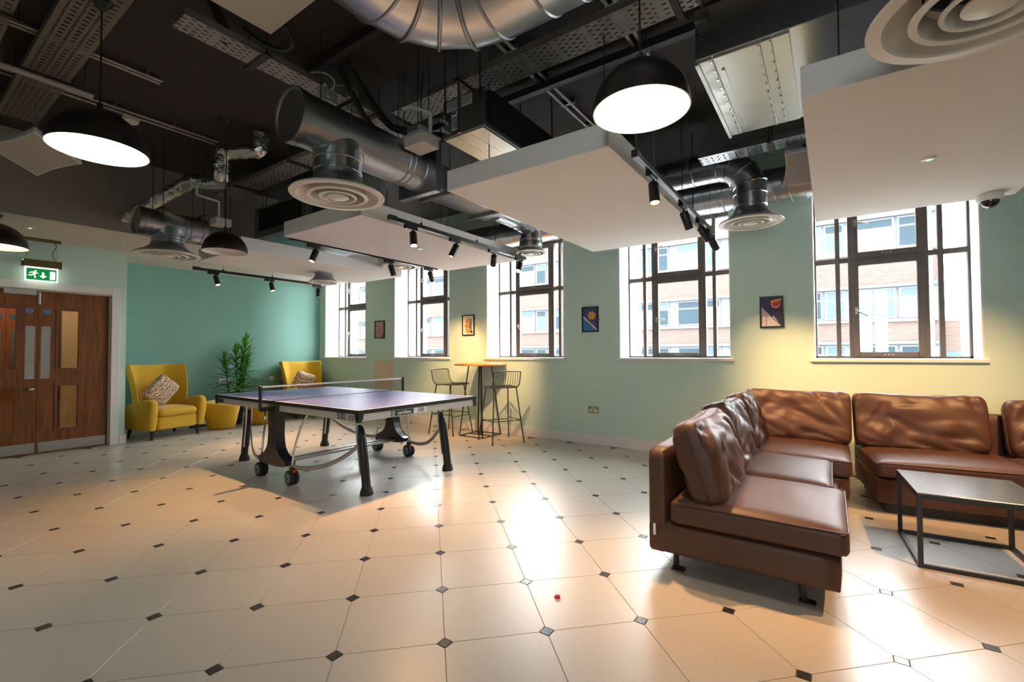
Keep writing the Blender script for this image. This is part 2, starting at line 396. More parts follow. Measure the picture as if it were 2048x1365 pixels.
# corridor seen through the door's vision panels
bm=B(); box(bm,(XD-1.75,-.6,0),(XD-1.65,YC-.14,2.6)); box(bm,(XD-1.65,YC-.16,0),(XD-.16,YC-.125,2.6)); box(bm,(XD-1.65,-.6,0),(XD-.16,-.55,2.6)); box(bm,(XD-1.75,-.6,2.6),(XD-.16,YC-.12,2.7)); box(bm,(XD-1.75,-.6,-.1),(XD-.16,YC-.12,0))
struct('wall_corridor',bm,mat('corridor_paint',(.72,.62,.47),.6))
ld=bpy.data.lights.new('corridor_lamp','POINT'); ld.energy=9; ld.color=(1,.72,.42); ld.shadow_soft_size=.12
lo_=bpy.data.objects.new('corridor_lamp',ld); C.objects.link(lo_); lo_.location=(XD-.75,1.3,2.3)
d2=struct('door_2',loc=(XD-1.65,1.21,0))
for k,(a,b_) in enumerate(((.62,1.207),(1.213,1.70))):
    x=XD-1.65
    bm=B(); box(bm,(x,a,.01),(x+.03,b_,2.04)); lf=obj('door_leaf',bm,mat('red_brown_corridor_door',(.30,.085,.02),.4,noise_amt=.25,noise_scale=3,stretch=(6,6,.5)),d2,world=True)
    pa,pb=(b_-.115,b_-.035) if k==0 else (a+.035,a+.115)
    bm=B(); box(bm,(x+.03,pa,.93),(x+.032,pb,1.58)); obj('push_plate',bm,STEEL,lf,world=True)
    bm=B(); cyl(bm,(x+.03,(pa+pb)/2,1.76),(x+.033,(pa+pb)/2,1.76),.04,24); obj('door_sign',bm,mat('blue_sign_disc',(.02,.13,.36),.4),lf,world=True)
bm=B(); box(bm,(XD-1.65,1.71,0),(XD-1.62,1.78,2.12)); box(bm,(XD-1.65,.54,2.05),(XD-1.62,1.71,2.12)); obj('door_frame',bm,mat('dark_wood_frame',(.10,.04,.015),.5),d2,world=True)
# baseboards
def base(name,lo,hi,slot=None):
    bm=B(); box(bm,lo,hi); bevel(bm,.004,1); return struct(name,bm,WHITE)
base('baseboard_window',(XT+.017,YW-.018,0),(XR,YW,.135)); base('baseboard_teal',(XT,YC,0),(XT+.017,YW,.135))
base('baseboard_door',(XD,2.065,0),(XD+.018,YC+.018,.125)); base('baseboard_return',(XT+.017,YC,0),(XD,YC+.018,.125))
# ---- windows
def make_window(n,x0,x1):
    w=x1-x0
    r=struct('window_%d'%n,loc=((x0+x1)/2,YF,ZSILL))
    def P(name,bm,m,par=r,**k): return obj(name,bm,m,par,world=True,**k)
    t=.012
    for lo,hi in (((x0,YW+.002,ZSILL),(x0+t,YF-.03,ZH)),((x1-t,YW+.002,ZSILL),(x1,YF-.03,ZH)),((x0+t,YW+.002,ZH-t),(x1-t,YF-.03,ZH)),
                  ((x0,YF+.03,ZSILL),(x0+t,YO+.02,ZH)),((x1-t,YF+.03,ZSILL),(x1,YO+.02,ZH))):
        bm=B(); box(bm,lo,hi); P('reveal_lining',bm,REVEAL)
    bm=B(); box(bm,(x0-.03,YW-.035,ZSILL-.022),(x1+.03,YF-.03,ZSILL+.012)); bevel(bm,.006,2); P('window_sill',bm,WHITE)
    bm=B(); box(bm,(x0,YF+.03,ZSILL-.03),(x1,YO+.06,ZSILL+.006)); P('outer_sill',bm,mat('pale_stone_sill',(.6,.58,.54),.8))
    zb=ZSILL+.012; xa,xb=x0+t,x1-t; y0,y1=YF-.03,YF+.03; ht=2.172
    ma=x0+w*.175; mb=x1-w*.175; ca=x0+w*.265; cb=x1-w*.265
    bm=B(); fr=.03
    box(bm,(xa,y0,zb),(xa+fr*.6,y1,ZH-t)); box(bm,(xb-fr*.6,y0,zb),(xb,y1,ZH-t)); box(bm,(xa,y0,zb),(xb,y1,zb+.02)); box(bm,(xa,y0,ZH-t-.045),(xb,y1,ZH-t))
    P('outer_frame',bm,BRONZE)
    for mx in (ma,mb):
        bm=B(); box(bm,(mx-.02,y0-.008,zb),(mx+.02,y1,ZH-t-.02)); bevel(bm,.004,1); P('mullion',bm,BRONZE)
    for mx,sg in ((ca,-1),(cb,1)):
        bm=B(); box(bm,(mx-.022,y0-.01,zb),(mx+.022,y1,ZH-t-.02)); bevel(bm,.004,1); P('mullion',bm,BRONZE)
    for a,b_ in ((xa,ca),(cb,xb)):
        bm=B(); box(bm,(a,y0-.002,ht-.026),(b_,y1-.002,ht+.026)); P('transom',bm,BRONZE)
    bm=B(); box(bm,(ca,y0-.006,ht-.024),(cb,y1-.002,ht+.024)); P('transom',bm,BRONZE)
    # two opening casements
    for k,(z0,z1) in enumerate(((zb+.012,ht-.018),(ht+.018,ZH-t-.05))):
        bm=B(); e=.052; a,b_=ca+.012,cb-.012; yy0,yy1=y0-.022,y0+.03
        box(bm,(a,yy0,z0),(a+e,yy1,z1)); box(bm,(b_-e,yy0,z0),(b_,yy1,z1)); box(bm,(a+e,yy0,z0),(b_-e,yy1,z0+e)); box(bm,(a+e,yy0,z1-e),(b_-e,yy1,z1))
        bevel(bm,.004,1)
        cs=P('casement',bm,BRONZE)
        bm=B(); box(bm,(a+e-.004,YF-.012,z0+e-.004),(b_-e+.004,YF-.006,z1-e+.004)); P('pane',bm,GLASS,cs)
        hz=z0+(z1-z0)*(.48 if k==0 else .55); bm=B()
        cbox(bm,(a+e*.55,yy0-.006,hz),(.022,.012,.07)); cyl(bm,(a+e*.55,yy0-.006,hz),(a+e*.55,yy0-.04,hz),.008,8)
        ang=[.0,.9,.35,1.25,.7][n-1]+k*.3
        tube(bm,[(a+e*.55,yy0-.036,hz),(a+e*.55+.11*math.sin(ang+.3),yy0-.045,hz-.11*math.cos(ang+.3))],.007,8)
        P('handle',bm,mat('aged_brass_handle',(.30,.27,.23),.35,metal=.8),cs,smooth=True)
        bm=B()
        for cx in (-.03,0,.03): cyl(bm,((a+b_)/2+cx,yy0-.004,z0+e*.5),((a+b_)/2+cx,yy0+.004,z0+e*.5),.007,8)
        P('stay_catch',bm,GREYP,cs)
    for a,b_ in ((xa+.015,ma-.02),(ma+.02,ca-.02),(cb+.02,mb-.02),(mb+.02,xb-.015)):
        for z0,z1 in ((zb+.015,ht-.024),(ht+.024,ZH-t-.04)):
            bm=B(); box(bm,(a-.003,YF-.003,z0-.003),(b_+.003,YF+.003,z1+.003)); P('pane',bm,GLASS)
    portal(x0,x1,ZSILL,ZH,YO+.1)
for i,(a,b_) in enumerate(WIN): make_window(i+1,a,b_)
# ---- street and the building opposite (far side of the street)
YFAC=24.0
def zf(z): return CAM_Z+(z-CAM_Z)*(YFAC/14.0)
bm=B(); box(bm,(-70,YO+.1,-4.3),(40,YFAC+14,-4.0)); st=struct('ground_street',bm,mat('street_asphalt',(.30,.30,.31),.9,noise_amt=.1,noise_scale=3))
office=thing('office_building','brick office block with white window bands across the street','building',(-18,YFAC+4,-4.0))
def FP(name,bm,m,par=office,**k): return obj(name,bm,m,par,world=True,**k)
BRK=brick_mat('pale_red_brick'); PALE=mat('pale_concrete_band',(.082,.082,.082),.8,spec=.05)
XE=3.5
bm=B()
for z0,z1 in ((-4.0,-1.4),(zf(1.46),2.40),(3.95,5.22),(6.9,8.1)): box(bm,(-52,YFAC,z0),(XE,YFAC+8,z1))
FP('brick_spandrels',bm,BRK)
bm=B()
for z0,z1 in ((2.40,2.52),(3.82,3.95),(5.22,5.36),(6.7,6.9),(8.1,8.22),(8.7,8.9),(1.5,1.62)): box(bm,(-52,YFAC-.12,z0),(XE+.1,YFAC+.3,z1))
FP('concrete_bands',bm,PALE)
WF=mat('white_window_frame',(.072,.078,.085),.5,spec=.05); PG=mat('painted_sky_pane',(.034,.049,.060),.2,spec=.06); PB=mat('pane_with_white_blind',(.075,.079,.08),.5,spec=.05); PDK=mat('dark_pane',(.012,.02,.026),.2,spec=.06)  # PG: sky reflection painted in as a pale blue base colour
bm=B()
for z0,z1 in ((-1.4,1.5),(2.52,3.82),(5.36,6.7),(8.22,8.7)): box(bm,(-52,YFAC+.12,z0),(XE,YFAC+.3,z1))
FP('window_band_backing',bm,WF)
random.seed(11)
for zi,(z0,z1) in enumerate(((.2,1.45),(2.55,3.8),(5.4,6.68))):
    x=XE-.5; k=0
    while x>-46:
        wd=(.72,1.25)[k%2]
        bm=B(); box(bm,(x-wd,YFAC+.06,z0),(x,YFAC+.125,z1)); 
        wn=FP('window',bm,WF)
        bm=B(); box(bm,(x-wd+.07,YFAC+.05,z1-.36),(x-.07,YFAC+.062,z1-.07)); FP('pane',bm,random.choice([PG,PDK,PDK]),wn)
        bm=B(); box(bm,(x-wd+.07,YFAC+.05,z0+.08),(x-.07,YFAC+.062,z1-.43)); FP('pane',bm,random.choice([PG,PB,PB,PDK]),wn)
        x-=wd+(.09,.40)[k%2]; k+=1
bm=B(); cyl(bm,(XE-.25,YFAC-.12,-4),(XE-.25,YFAC-.12,8.7),.06,8); FP('drainpipe',bm,mat('grey_drainpipe',(.5,.47,.45),.6))
bm=B(); box(bm,(XE+.1,YFAC+.4,-4),(XE+.9,YFAC+7,2.4)); FP('side_annexe',bm,BRK)
bm=B(); box(bm,(XE+.1,YFAC+.38,-1.2),(XE+.92,YFAC+.4,1.2)); FP('annexe_window_band',bm,PG)
# ================================================================ CEILING: rafts, ducts, trays, lamps
RZ0,RZ1=2.38,2.525
def raft(name,x0,x1,y0,y1,label):
    t=thing(name,label,'ceiling raft',((x0+x1)/2,(y0+y1)/2,RZ0),0,'ceiling rafts hung in front of the windows')
    bm=B(); box(bm,(x0,y0,RZ0),(x1,y1,RZ1)); bevel(bm,.004,2); obj('panel',bm,RAFT,t,world=True)
    for x in (x0+.15,x1-.15):
        for y in (y0+.3,y1-.3):
            bm=B(); cyl(bm,(x,y,RZ1-.002),(x,y,ZS),.004,6); obj('hanger_rod',bm,RODM,t,world=True)
    return t
ra=raft('ceiling_raft',-2.235,-1.005,2.40,4.85,'white ceiling raft with a lit dome pendant hanging at its front corner')
rb=raft('ceiling_raft',-.092,1.14,2.45,4.90,'white ceiling raft carrying the small dome camera')
rc=raft('ceiling_raft',-4.42,-3.21,2.40,4.76,'white ceiling raft between two tracks, above the table tennis table')
rd=raft('ceiling_raft',-6.45,-5.33,2.42,4.72,'white ceiling raft behind the unlit dome pendant')
def led(x,y,z,nm,label):
    t=thing(nm,label,'indicator light',(x,y,z-.006))
    bm=B(); lathe(bm,[(0,-.004),(.03,-.004),(.036,.0),(.036,.0055),(0,.0055)],(x,y,z-.006),20); obj('bezel',bm,WHITE,t,world=True,smooth=True)
    bm=B(); lathe(bm,[(0,-.008),(.009,-.006),(.012,-.0035),(0,-.0035)],(x,y,z-.006),12); obj('lens',bm,emis('green_led',(.05,1,.15),4),t,world=True)
led(.502,3.67,RZ0,'emergency_light','round emergency light with green dot under the raft with the dome camera')
led(-3.71,3.55,RZ0,'emergency_light','white emergency light set in the raft above the table tennis table')
led(-7.27,1.08,ZB,'emergency_light','small emergency light with green dot in the bulkhead near the exit sign')
# ---- CCTV dome
t=thing('dome_camera','white dome security camera with dark bubble under a ceiling raft','security camera',(.985,4.79,RZ0-.1))
bm=B(); lathe(bm,[(0,0),(.072,0),(.075,-.012),(.073,-.045),(.066,-.052),(.05,-.052)],(.985,4.79,RZ0),28); obj('housing',bm,WHITE,t,world=True,smooth=True)
bm=B(); lathe(bm,[(.055,-.046)]+[(.055*math.cos(a),-.052-.05*math.sin(a)) for a in [i*PI/16 for i in range(1,8)]]+[(0,-.102)],(.985,4.79,RZ0),28); obj('bubble',bm,mat('smoked_bubble',(.01,.01,.012),.06,coat=.5),t,world=True,smooth=True)
# ---- pendants
SHADE=mat('black_pendant_shade',(.014,.012,.011),.36); SHIN=mat('white_shade_lining',(.82,.78,.72),.5)
def pendant(x,y,z,R,label,lit,ztop=ZS,tone=(1.0,.88,.72),strength=None):
    t=thing('pendant_lamp',label,'pendant lamp',(x,y,z),0,'black dome pendant lamps')
    o=(x,y,z); N=14
    bm=B(); prof=[(R*math.cos(i*PI/2/N),R*1.0*math.sin(i*PI/2/N)) for i in range(N)]+[(.02,R*1.0)]
    inner=[(max(.016,(R-.006)*math.cos(i*PI/2/N)),(R-.006)*math.sin(i*PI/2/N)) for i in range(N,-1,-1)]
    lathe(bm,prof,o,48); sh=obj('shade',bm,SHADE,t,world=True,smooth=True,angle=60)
    bm=B(); lathe(bm,inner+[(R,0)],o,48); obj('lining',bm,SHIN,sh,world=True,smooth=True)
    bm=B(); lathe(bm,[(0,.034),(R-.014,.034),(R-.011,.038)],o,48)
    m=emis('lit_pendant_diffuser',tone,PENDANT) if lit==1 else (emis('dim_pendant_diffuser',(1,.78,.5),2.2) if lit==2 else mat('opal_pendant_diffuser',(.80,.75,.71),.4))
    obj('diffuser',bm,m,t,world=True)
    bm=B(); cyl(bm,(x,y,z+R-.01),(x,y,z+R+.05),.016,12); obj('cord_grip',bm,BLACKP,t,world=True,smooth=True)
    bm=B(); cyl(bm,(x,y,z+R+.04),(x,y,ztop-.02),.0045,8); obj('cord',bm,BLACKP,t,world=True)
    bm=B(); lathe(bm,[(0,-.065),(.012,-.065),(.05,-.015),(.055,0),(0,0)],(x,y,ztop),24); obj('ceiling_rose',bm,BLACKP,t,world=True,smooth=True)
    if not lit:
        bm=B(); cbox(bm,(x+.03,y+.01,z+.033),(.03,.012,.002)); obj('latch',bm,GREYP,t,world=True)
    return t
pendant(-3.575,.812,2.44,.24,'lit black dome pendant beside the wide perforated cable tray',1,3.357)
pendant(-.712,2.085,2.35,.222,'lit black dome pendant at the front of a white ceiling raft',1)
pendant(-4.766,2.016,2.20,.193,'unlit black dome pendant with a pale closed underside',0)
pendant(-6.87,.78,2.31,.24,'black dome pendant hanging below the bulkhead by the exit sign',2,ZB)
# ---- track lighting
TRK=mat('black_track_aluminium',(.02,.02,.022),.3,metal=.3)
WARM=emis('warm_spot_lens',(1,.72,.38),22)
def aimed(pos,d): return None
def spot_fixture(x,y,z,d,label,W=SPOT_W,cone=52,group=None,blend=.9,hl=.135):
    d=Vector(d).normalized()
    t=thing('track_spotlight',label,'spotlight',(x,y,z-.25),0,group)
    P=lambda n,b,m,**k: obj(n,b,m,t,world=True,**k)
    bm=B(); box(bm,(x-.018,y-.10,z-.052),(x+.018,y+.045,z-.018)); bevel(bm,.004,1); P('adapter',bm,TRK)
    bm=B(); cyl(bm,(x,y,z-.05),(x,y,z-.085),.009,10); P('stem',bm,BLACKM,smooth=True)
    top=Vector((x,y,z-.075)); a,b_=frame_axes(d); r=.033
    p0=top-d*.005; p1=top+d*hl
    bm=B(); A=[]
    for q,rr in ((p0,r*.85),(p0+d*.006,r),(p1,r),(p1,r*.9),(p1-d*.02,r*.86)): A.append(ring(bm,q,a,b_,rr,24))
    for u,v in zip(A,A[1:]): bridge(bm,u,v)
    bm.faces.new(A[0][::-1]); P('lamp_head',bm,BLACKM,smooth=True)
    bm=B(); rg=ring(bm,p1-d*.014,a,b_,r*.855,20); bm.faces.new(rg); P('lens',bm,WARM)
    if W>0:
        ld=bpy.data.lights.new('spot_beam','SPOT'); ld.energy=W; ld.color=SPOT_COL; ld.spot_size=math.radians(cone); ld.spot_blend=blend; ld.shadow_soft_size=.025
        lo=bpy.data.objects.new('spot_beam',ld); C.objects.link(lo); lo.location=ROOTM[t.name].inverted()@(p1+d*.004); lo.parent=t
        lo.rotation_euler=d.to_track_quat('-Z','Y').to_euler()
    return t
def track(x,y0,y1,label,ztop,z=2.39):
    t=thing('lighting_track',label,'lighting track',(x,(y0+y1)/2,z-.02),0,'black lighting tracks')
    bm=B(); box(bm,(x-.018,y0,z-.018),(x+.018,y1,z+.018)); bevel(bm,.003,1); obj('rail',bm,TRK,t,world=True)
    bm=B(); box(bm,(x-.02,y0-.06,z-.02),(x+.02,y0+.02,z+.026)); bevel(bm,.003,1); obj('feed_end',bm,BLACKP,t,world=True)
    for y in (y0+.32,(y0+y1)/2+.1,y1-.12):
        bm=B(); cyl(bm,(x,y,z+.016),(x,y,z+.04),.012,10); obj('clamp',bm,BLACKP,t,world=True)
        bm=B(); cyl(bm,(x,y,z+.036),(x,y,ztop),.0018,5); obj('suspension_wire',bm,GALV2,t,world=True)
    return t
ga='spotlights on the track beside the raft with the lit pendant'
track(-.93,2.66,4.80,'black lighting track beside the raft with the lit pendant',ZS)
spot_fixture(-.93,2.95,2.39,(.12,-.16,-1),'upright black spotlight beside the front end of the window raft, shining straight down',W=SPOT_W*1.3,cone=60,group=ga)
spot_fixture(-.93,3.70,2.39,(.18,.50,-.85),'black spotlight with glowing lens tilted towards the window wall',group=ga)
spot_fixture(-.93,4.25,2.39,(.45,.62,-.85),'black spotlight tilted sharply outwards next to a ceiling diffuser',group=ga)
spot_fixture(-.93,4.66,2.39,(.35,.60,-.95),'last black spotlight on its track, aimed at the window pier',W=45,group=ga)
gc='spotlights on the track in front of the table tennis raft'
track(-3.10,2.66,4.74,'black lighting track along the open side of the table tennis raft',ZS)
spot_fixture(-3.10,2.88,2.39,(.28,-.18,-1),'black spotlight on the first section of track over the table tennis table',W=SPOT_W*1.3,cone=75,group=gc)
spot_fixture(-3.10,3.47,2.39,(-.25,-.35,-.9),'black spotlight with glowing lens tilted towards the table tennis table',group=gc)
spot_fixture(-3.10,4.10,2.39,(-1.15,1.25,-1.45),'black spotlight aimed down at the bar table',W=SPOT_W*2.0,cone=58,group=gc)
spot_fixture(-3.10,4.63,2.39,(.10,-.55,-.8),'blazing black spotlight in front of a window beside a round duct',group=gc)
gd='spotlights on the track between the two far rafts'
track(-4.47,2.55,4.60,'black lighting track between the table tennis raft and the far raft',ZS)
spot_fixture(-4.47,2.78,2.39,(.0,-.42,-1),'straight hanging black spotlight between the two far rafts',W=SPOT_W*1.7,cone=70,group=gd)
spot_fixture(-4.47,3.78,2.39,(.1,.3,-.95),'black spotlight in front of a round diffuser by the second window',group=gd)
spot_fixture(-4.47,4.46,2.39,(-.35,.75,-.8),'tilted black spotlight in front of the second window',group=gd)
ge='spotlights on the track under the bulkhead'
track(-7.10,2.66,4.50,'black lighting track below the bulkhead by the teal wall',ZB)
spot_fixture(-7.10,2.88,2.39,(.35,.12,-.95),'glowing spotlight on the front end of the track by the teal wall',group=ge)
spot_fixture(-7.10,3.66,2.39,(.35,.05,-.95),'glowing spotlight on the middle of the track by the teal wall',group=ge)
spot_fixture(-7.10,4.46,2.39,(0,0,-1),'small straight spotlight on the far end of the track by the teal wall',W=30,group=ge)
gb='spotlights on the track over the sofa'
track(1.25,2.6,4.8,'black lighting track over the leather sofa',ZS)
spot_fixture(1.25,3.0,2.39,(-.42,.10,-1),'spotlight aimed at the coffee table and the sofa',W=SPOT_W*1.5,cone=70,group=gb)
spot_fixture(1.25,3.9,2.39,(-.30,.55,-.8),'spotlight aimed at the wall behind the sofa',W=SPOT_W*1.9,cone=80,group=gb)
# ---- round diffusers on drop ducts
def diffuser(x,y,z,R,label,top,rc_=None,group='round ceiling diffusers'):
    t=thing('ceiling_diffuser',label,'ceiling diffuser',(x,y,z),0,group)
    rc_=rc_ or R*.5; o=(x,y,z)
    P=lambda n,b,m,**k: obj(n,b,m,t,world=True,smooth=True,**k)
    bm=B(); lathe(bm,[(rc_+.004,.13),(rc_+.01,.10),(R*.70,.055),(R*.97,.018)],o,48); P('flare_cone',bm,GALV2)
    bm=B(); lathe(bm,[(R*.97,.018),(R,.006),(R*.99,0),(R*.86,-.002),(R*.84,.012),(R*.72,.045),(rc_*1.02,.09)],o,48); P('outer_ring',bm,DIFF)
    for k,(f0,f1,zz) in enumerate(((.80,.52,.010),(.50,.28,.006),)):
        bm=B(); lathe(bm,[(R*f0*.80,zz-.008),(R*f0*.78,zz-.016),(R*f0*.70,zz-.014),(R*f1*.98,zz+.045),(R*f1*.98,zz+.05),(R*f0*.72,zz-.004),(R*f0*.80,zz-.008)],o,40); P('cone_ring',bm,DIFF)
    bm=B(); lathe(bm,[(0,-.012),(R*.20,-.012),(R*.235,-.006),(R*.225,.004),(R*.05,.03),(0,.03)],o,32); P('centre_disc',bm,DIFF)
    bm=B(); cyl(bm,(x,y,z+.03),(x,y,z+.10),.008,8); 
    for a in (0,PI/2): 
        dx,dy=math.cos(a)*rc_,math.sin(a)*rc_; tube(bm,[(x-dx,y-dy,z+.085),(x+dx,y+dy,z+.085)],.005,6)
    P('cross_brace',bm,GALV2)
    if top:
        bm=B(); cyl(bm,(x,y,z+.10),(x,y,top),rc_,40,cap=False); 
        for zz in (z+.16,z+.10+(top-z-.1)*.62): lathe(bm,[(rc_,-.006),(rc_+.005,0),(rc_,.006)],(x,y,zz),40)
        P('drop_duct',bm,GALV)
    return t
diffuser(-2.715,1.845,2.28,.305,'large cream round diffuser under a steel duct tee, before the table tennis raft',2.60,.152)
diffuser(-.60,4.80,2.43,.275,'cream round diffuser on a bent steel duct beside the window-side track',2.62,.14)
diffuser(-3.0,4.72,2.44,.185,'small cream round diffuser on a short duct bend at the third window',2.62,.135)
diffuser(-5.84,1.90,2.28,.30,'cream round diffuser under a dark duct tee near the bulkhead',2.52,.145)
diffuser(-5.10,4.48,2.47,.26,'cream round diffuser hanging before the second window',2.75,.13)
diffuser(-5.97,3.83,2.235,.205,'cream round diffuser on a short collar under the far raft',2.379,.11)
diffuser(.43,1.99,2.30,.315,'cream round diffuser overhead, in front of the raft with the dome camera',2.75,.16)
# ---- duct tee over large diffuser
def ribs(bm,axis,c,r,ss,e=.006):
    for s in ss:
        p=[c[0],c[1],c[2]]; p[axis]=s; A=[]
        ax=Vector((1 if axis==0 else 0,1 if axis==1 else 0,0)); a,b_=frame_axes(ax)
        for ds,dr in ((-.008,0),(-.003,e),(.003,e),(.008,0)): A.append(ring(bm,Vector(p)+ax*ds,a,b_,r+dr,32))
        for u,v in zip(A,A[1:]): bridge(bm,u,v)
def duct_tee(name,label,x,y0,y1,z,r,yb,rb_,zb):
    t=thing(name,label,'duct',(x,(y0+y1)/2,z-r))
    P=lambda n,b,m,**k: obj(n,b,m,t,world=True,smooth=True,**k)
    bm=B(); cyl(bm,(x,y0+.012,z),(x,y1,z),r,40); P('main_duct',bm,GALV)
    bm=B(); a,b_=frame_axes((0,1,0)); A=[ring(bm,(x,y0+d,z),a,b_,rr,40) for d,rr in ((.06,r+.002),(.06,r+.006),(.0,r+.006),(.004,r-.006),(.02,r-.02))]
    for u,v in zip(A,A[1:]): bridge(bm,u,v)
    bm.faces.new(A[-1]); P('end_cap',bm,GALV2)
    bm=B(); ribs(bm,1,(x,0,z),r,(y1-.22,y1-.17,y1-.05)); P('seam_ribs',bm,GALV2)
    # saddle branch that widens into the main duct
    bm=B(); n=40; A=[]; Bv=[]
    for i in range(n):
        th=2*PI*i/n; px=rb_*1.02*math.cos(th); py=rb_*1.02*math.sin(th); 
        dz=math.sqrt(max(0,(r+.004)**2-min(abs(px),r)**2)); 
        A.append(bm.verts.new((x+px,yb+py,zb))); Bv.append(bm.verts.new((x+px,yb+py*1.12,z-dz*1.0)))
    bridge(bm,A,Bv); P('saddle_branch',bm,GALV2)
    bm=B()
    for i in range(14):
        th=2*PI*i/14; px=rb_*1.2*math.cos(th); 
        if abs(px)<r*.95: cyl(bm,(x+px,yb+rb_*1.35*math.sin(th),z-math.sqrt(r*r-px*px)-.002),(x+px*1.02,yb+rb_*1.35*math.sin(th),z-math.sqrt(r*r-px*px)+.01),.005,6)
    P('rivets',bm,CHROME)
    for y in (y0+.3*(y1-y0),y1-.06):
        bm=B(); cyl(bm,(x-r-.01,y,z),(x-r-.01,y,ZS),.004,6); cyl(bm,(x+r+.01,y,z),(x+r+.01,y,ZS),.004,6); 
        cbox(bm,(x,y,z+r+.012),(2*r+.05,.03,.004)); P('hanger',bm,RODM)
    return t
duct_tee('duct_tee','galvanised steel duct tee with end cap above the large round diffuser',-2.715,1.50,2.58,2.70,.165,1.845,.152,2.58)
duct_tee('duct_tee','dark steel duct tee with end cap near the bulkhead',-5.84,1.62,2.245,2.61,.14,1.90,.145,2.50)
# flange and rectangular duct running to the window
t=thing('rectangular_duct','rectangular galvanised duct running from the duct tee towards the third window','duct',(-2.93,3.2,2.64))
P=lambda n,b,m,**k: obj(n,b,m,t,world=True,**k)
bm=B(); box(bm,(-2.95,2.58,2.50),(-2.52,2.64,2.92)); P('flange_plate',bm,GALV2)
bm=B()
for i in range(7): cyl(bm,(-2.935,2.578,2.53+i*.06),(-2.935,2.572,2.53+i*.06),.009,8)
P('flange_bolts',bm,CHROME)
bm=B(); box(bm,(-3.08,2.76,2.66),(-2.78,3.92,2.88)); bevel(bm,.004,1); P('duct_body',bm,GALV)
bm=B(); tube(bm,[(-2.715,2.64,2.70),(-2.76,2.70,2.70),(-2.93,2.78,2.74)],.12,24); P('connector',bm,GALV,smooth=True)
bm=B(); pts=fillet([(-2.93,3.9,2.77),(-2.93,4.30,2.77),(-3.0,4.72,2.77),(-3.0,4.72,2.58)],.16,5); tube(bm,pts,.125,28); P('round_elbow',bm,GALV,smooth=True)
bm=B()
for i in (0,3,5,7,9): 
    if i<len(pts)-1:
        d=(pts[i+1]-pts[i]).normalized(); a,b_=frame_axes(d); A=[ring(bm,pts[i]+d*s,a,b_,.125+e,28) for s,e in ((-.006,0),(-.002,.006),(.002,.006),(.006,0))]
        for u,v in zip(A,A[1:]): bridge(bm,u,v)
P('elbow_seams',bm,GALV2,smooth=True)
for y in (3.0,3.7):
    bm=B(); cyl(bm,(-3.1,y,2.64),(-3.1,y,ZS),.005,6); cyl(bm,(-2.76,y,2.64),(-2.76,y,ZS),.005,6); box(bm,(-3.13,y-.02,2.63),(-2.73,y+.02,2.655)); P('trapeze_hanger',bm,GALV2)
# round supply duct along the window wall
t=thing('spiral_duct','long spiral steel duct running along the top of the window wall','duct',(-2.5,5.28,2.72))
P=lambda n,b,m,**k: obj(n,b,m,t,world=True,**k)
bm=B(); cyl(bm,(-5.4,5.28,2.895),(3.6,5.28,2.895),.172,40); P('duct_run',bm,GALV,smooth=True)
bm=B(); pts=[]; L=9.0; turns=70
for i in range(turns*20):
    th=2*PI*i/20; pts.append(Vector((-5.4+L*i/(turns*20),5.28+.1725*math.cos(th),2.895+.1725*math.sin(th))))
tube(bm,pts,.0028,4); P('spiral_seam',bm,GALV2)
for x in (-4.9,-2.9,-.9,.2):
    bm=B(); tube(bm,[(x,5.28+.178*math.cos(a),2.895+.178*math.sin(a)) for a in [PI*.0+i*2*PI/24 for i in range(25)]],.005,5,cap=False); cyl(bm,(x,5.28,3.07),(x,5.28,ZS),.005,6); P('hanger_band',bm,GALV2)
# bent duct of the window-side diffuser
t=thing('duct_bend','steel duct bend feeding the diffuser beside the window-side track','duct',(-1.2,4.8,2.62))
P=lambda n,b,m,**k: obj(n,b,m,t,world=True,smooth=True,**k)
pts=[Vector((-2.6,4.8,3.03)),Vector((-.88,4.8,3.03)),Vector((-.76,4.8,3.0)),Vector((-.66,4.8,2.91)),Vector((-.60,4.8,2.79)),Vector((-.60,4.8,2.60))]
bm=B(); tube(bm,pts,.142,36); P('duct_bend_body',bm,GALV,angle=15)
bm=B()
for i,(p,d) in enumerate(((pts[1],(1,0,0)),(pts[2],(.9,0,-.45)),(pts[3],(.6,0,-.8)),(pts[4],(.2,0,-1)),(Vector((-.6,4.8,2.70)),(0,0,-1)),(Vector((-1.1,4.8,3.03)),(1,0,0)),(Vector((-1.35,4.8,3.03)),(1,0,0)))):
    bm=B(); d=Vector(d).normalized(); a,b_=frame_axes(d); A=[ring(bm,p+d*s,a,b_,.1425+e,36) for s,e in ((-.009,0),(-.003,.007),(.003,.007),(.009,0))]
    for u,v in zip(A,A[1:]): bridge(bm,u,v)
    P('bend_seam',bm,CHROME)
bm=B(); cyl(bm,(-1.15,4.95,2.5),(-1.15,4.95,ZS),.006,6); cyl(bm,(-1.9,4.8,3.17),(-1.9,4.8,ZS),.006,6); P('hanger',bm,RODM)
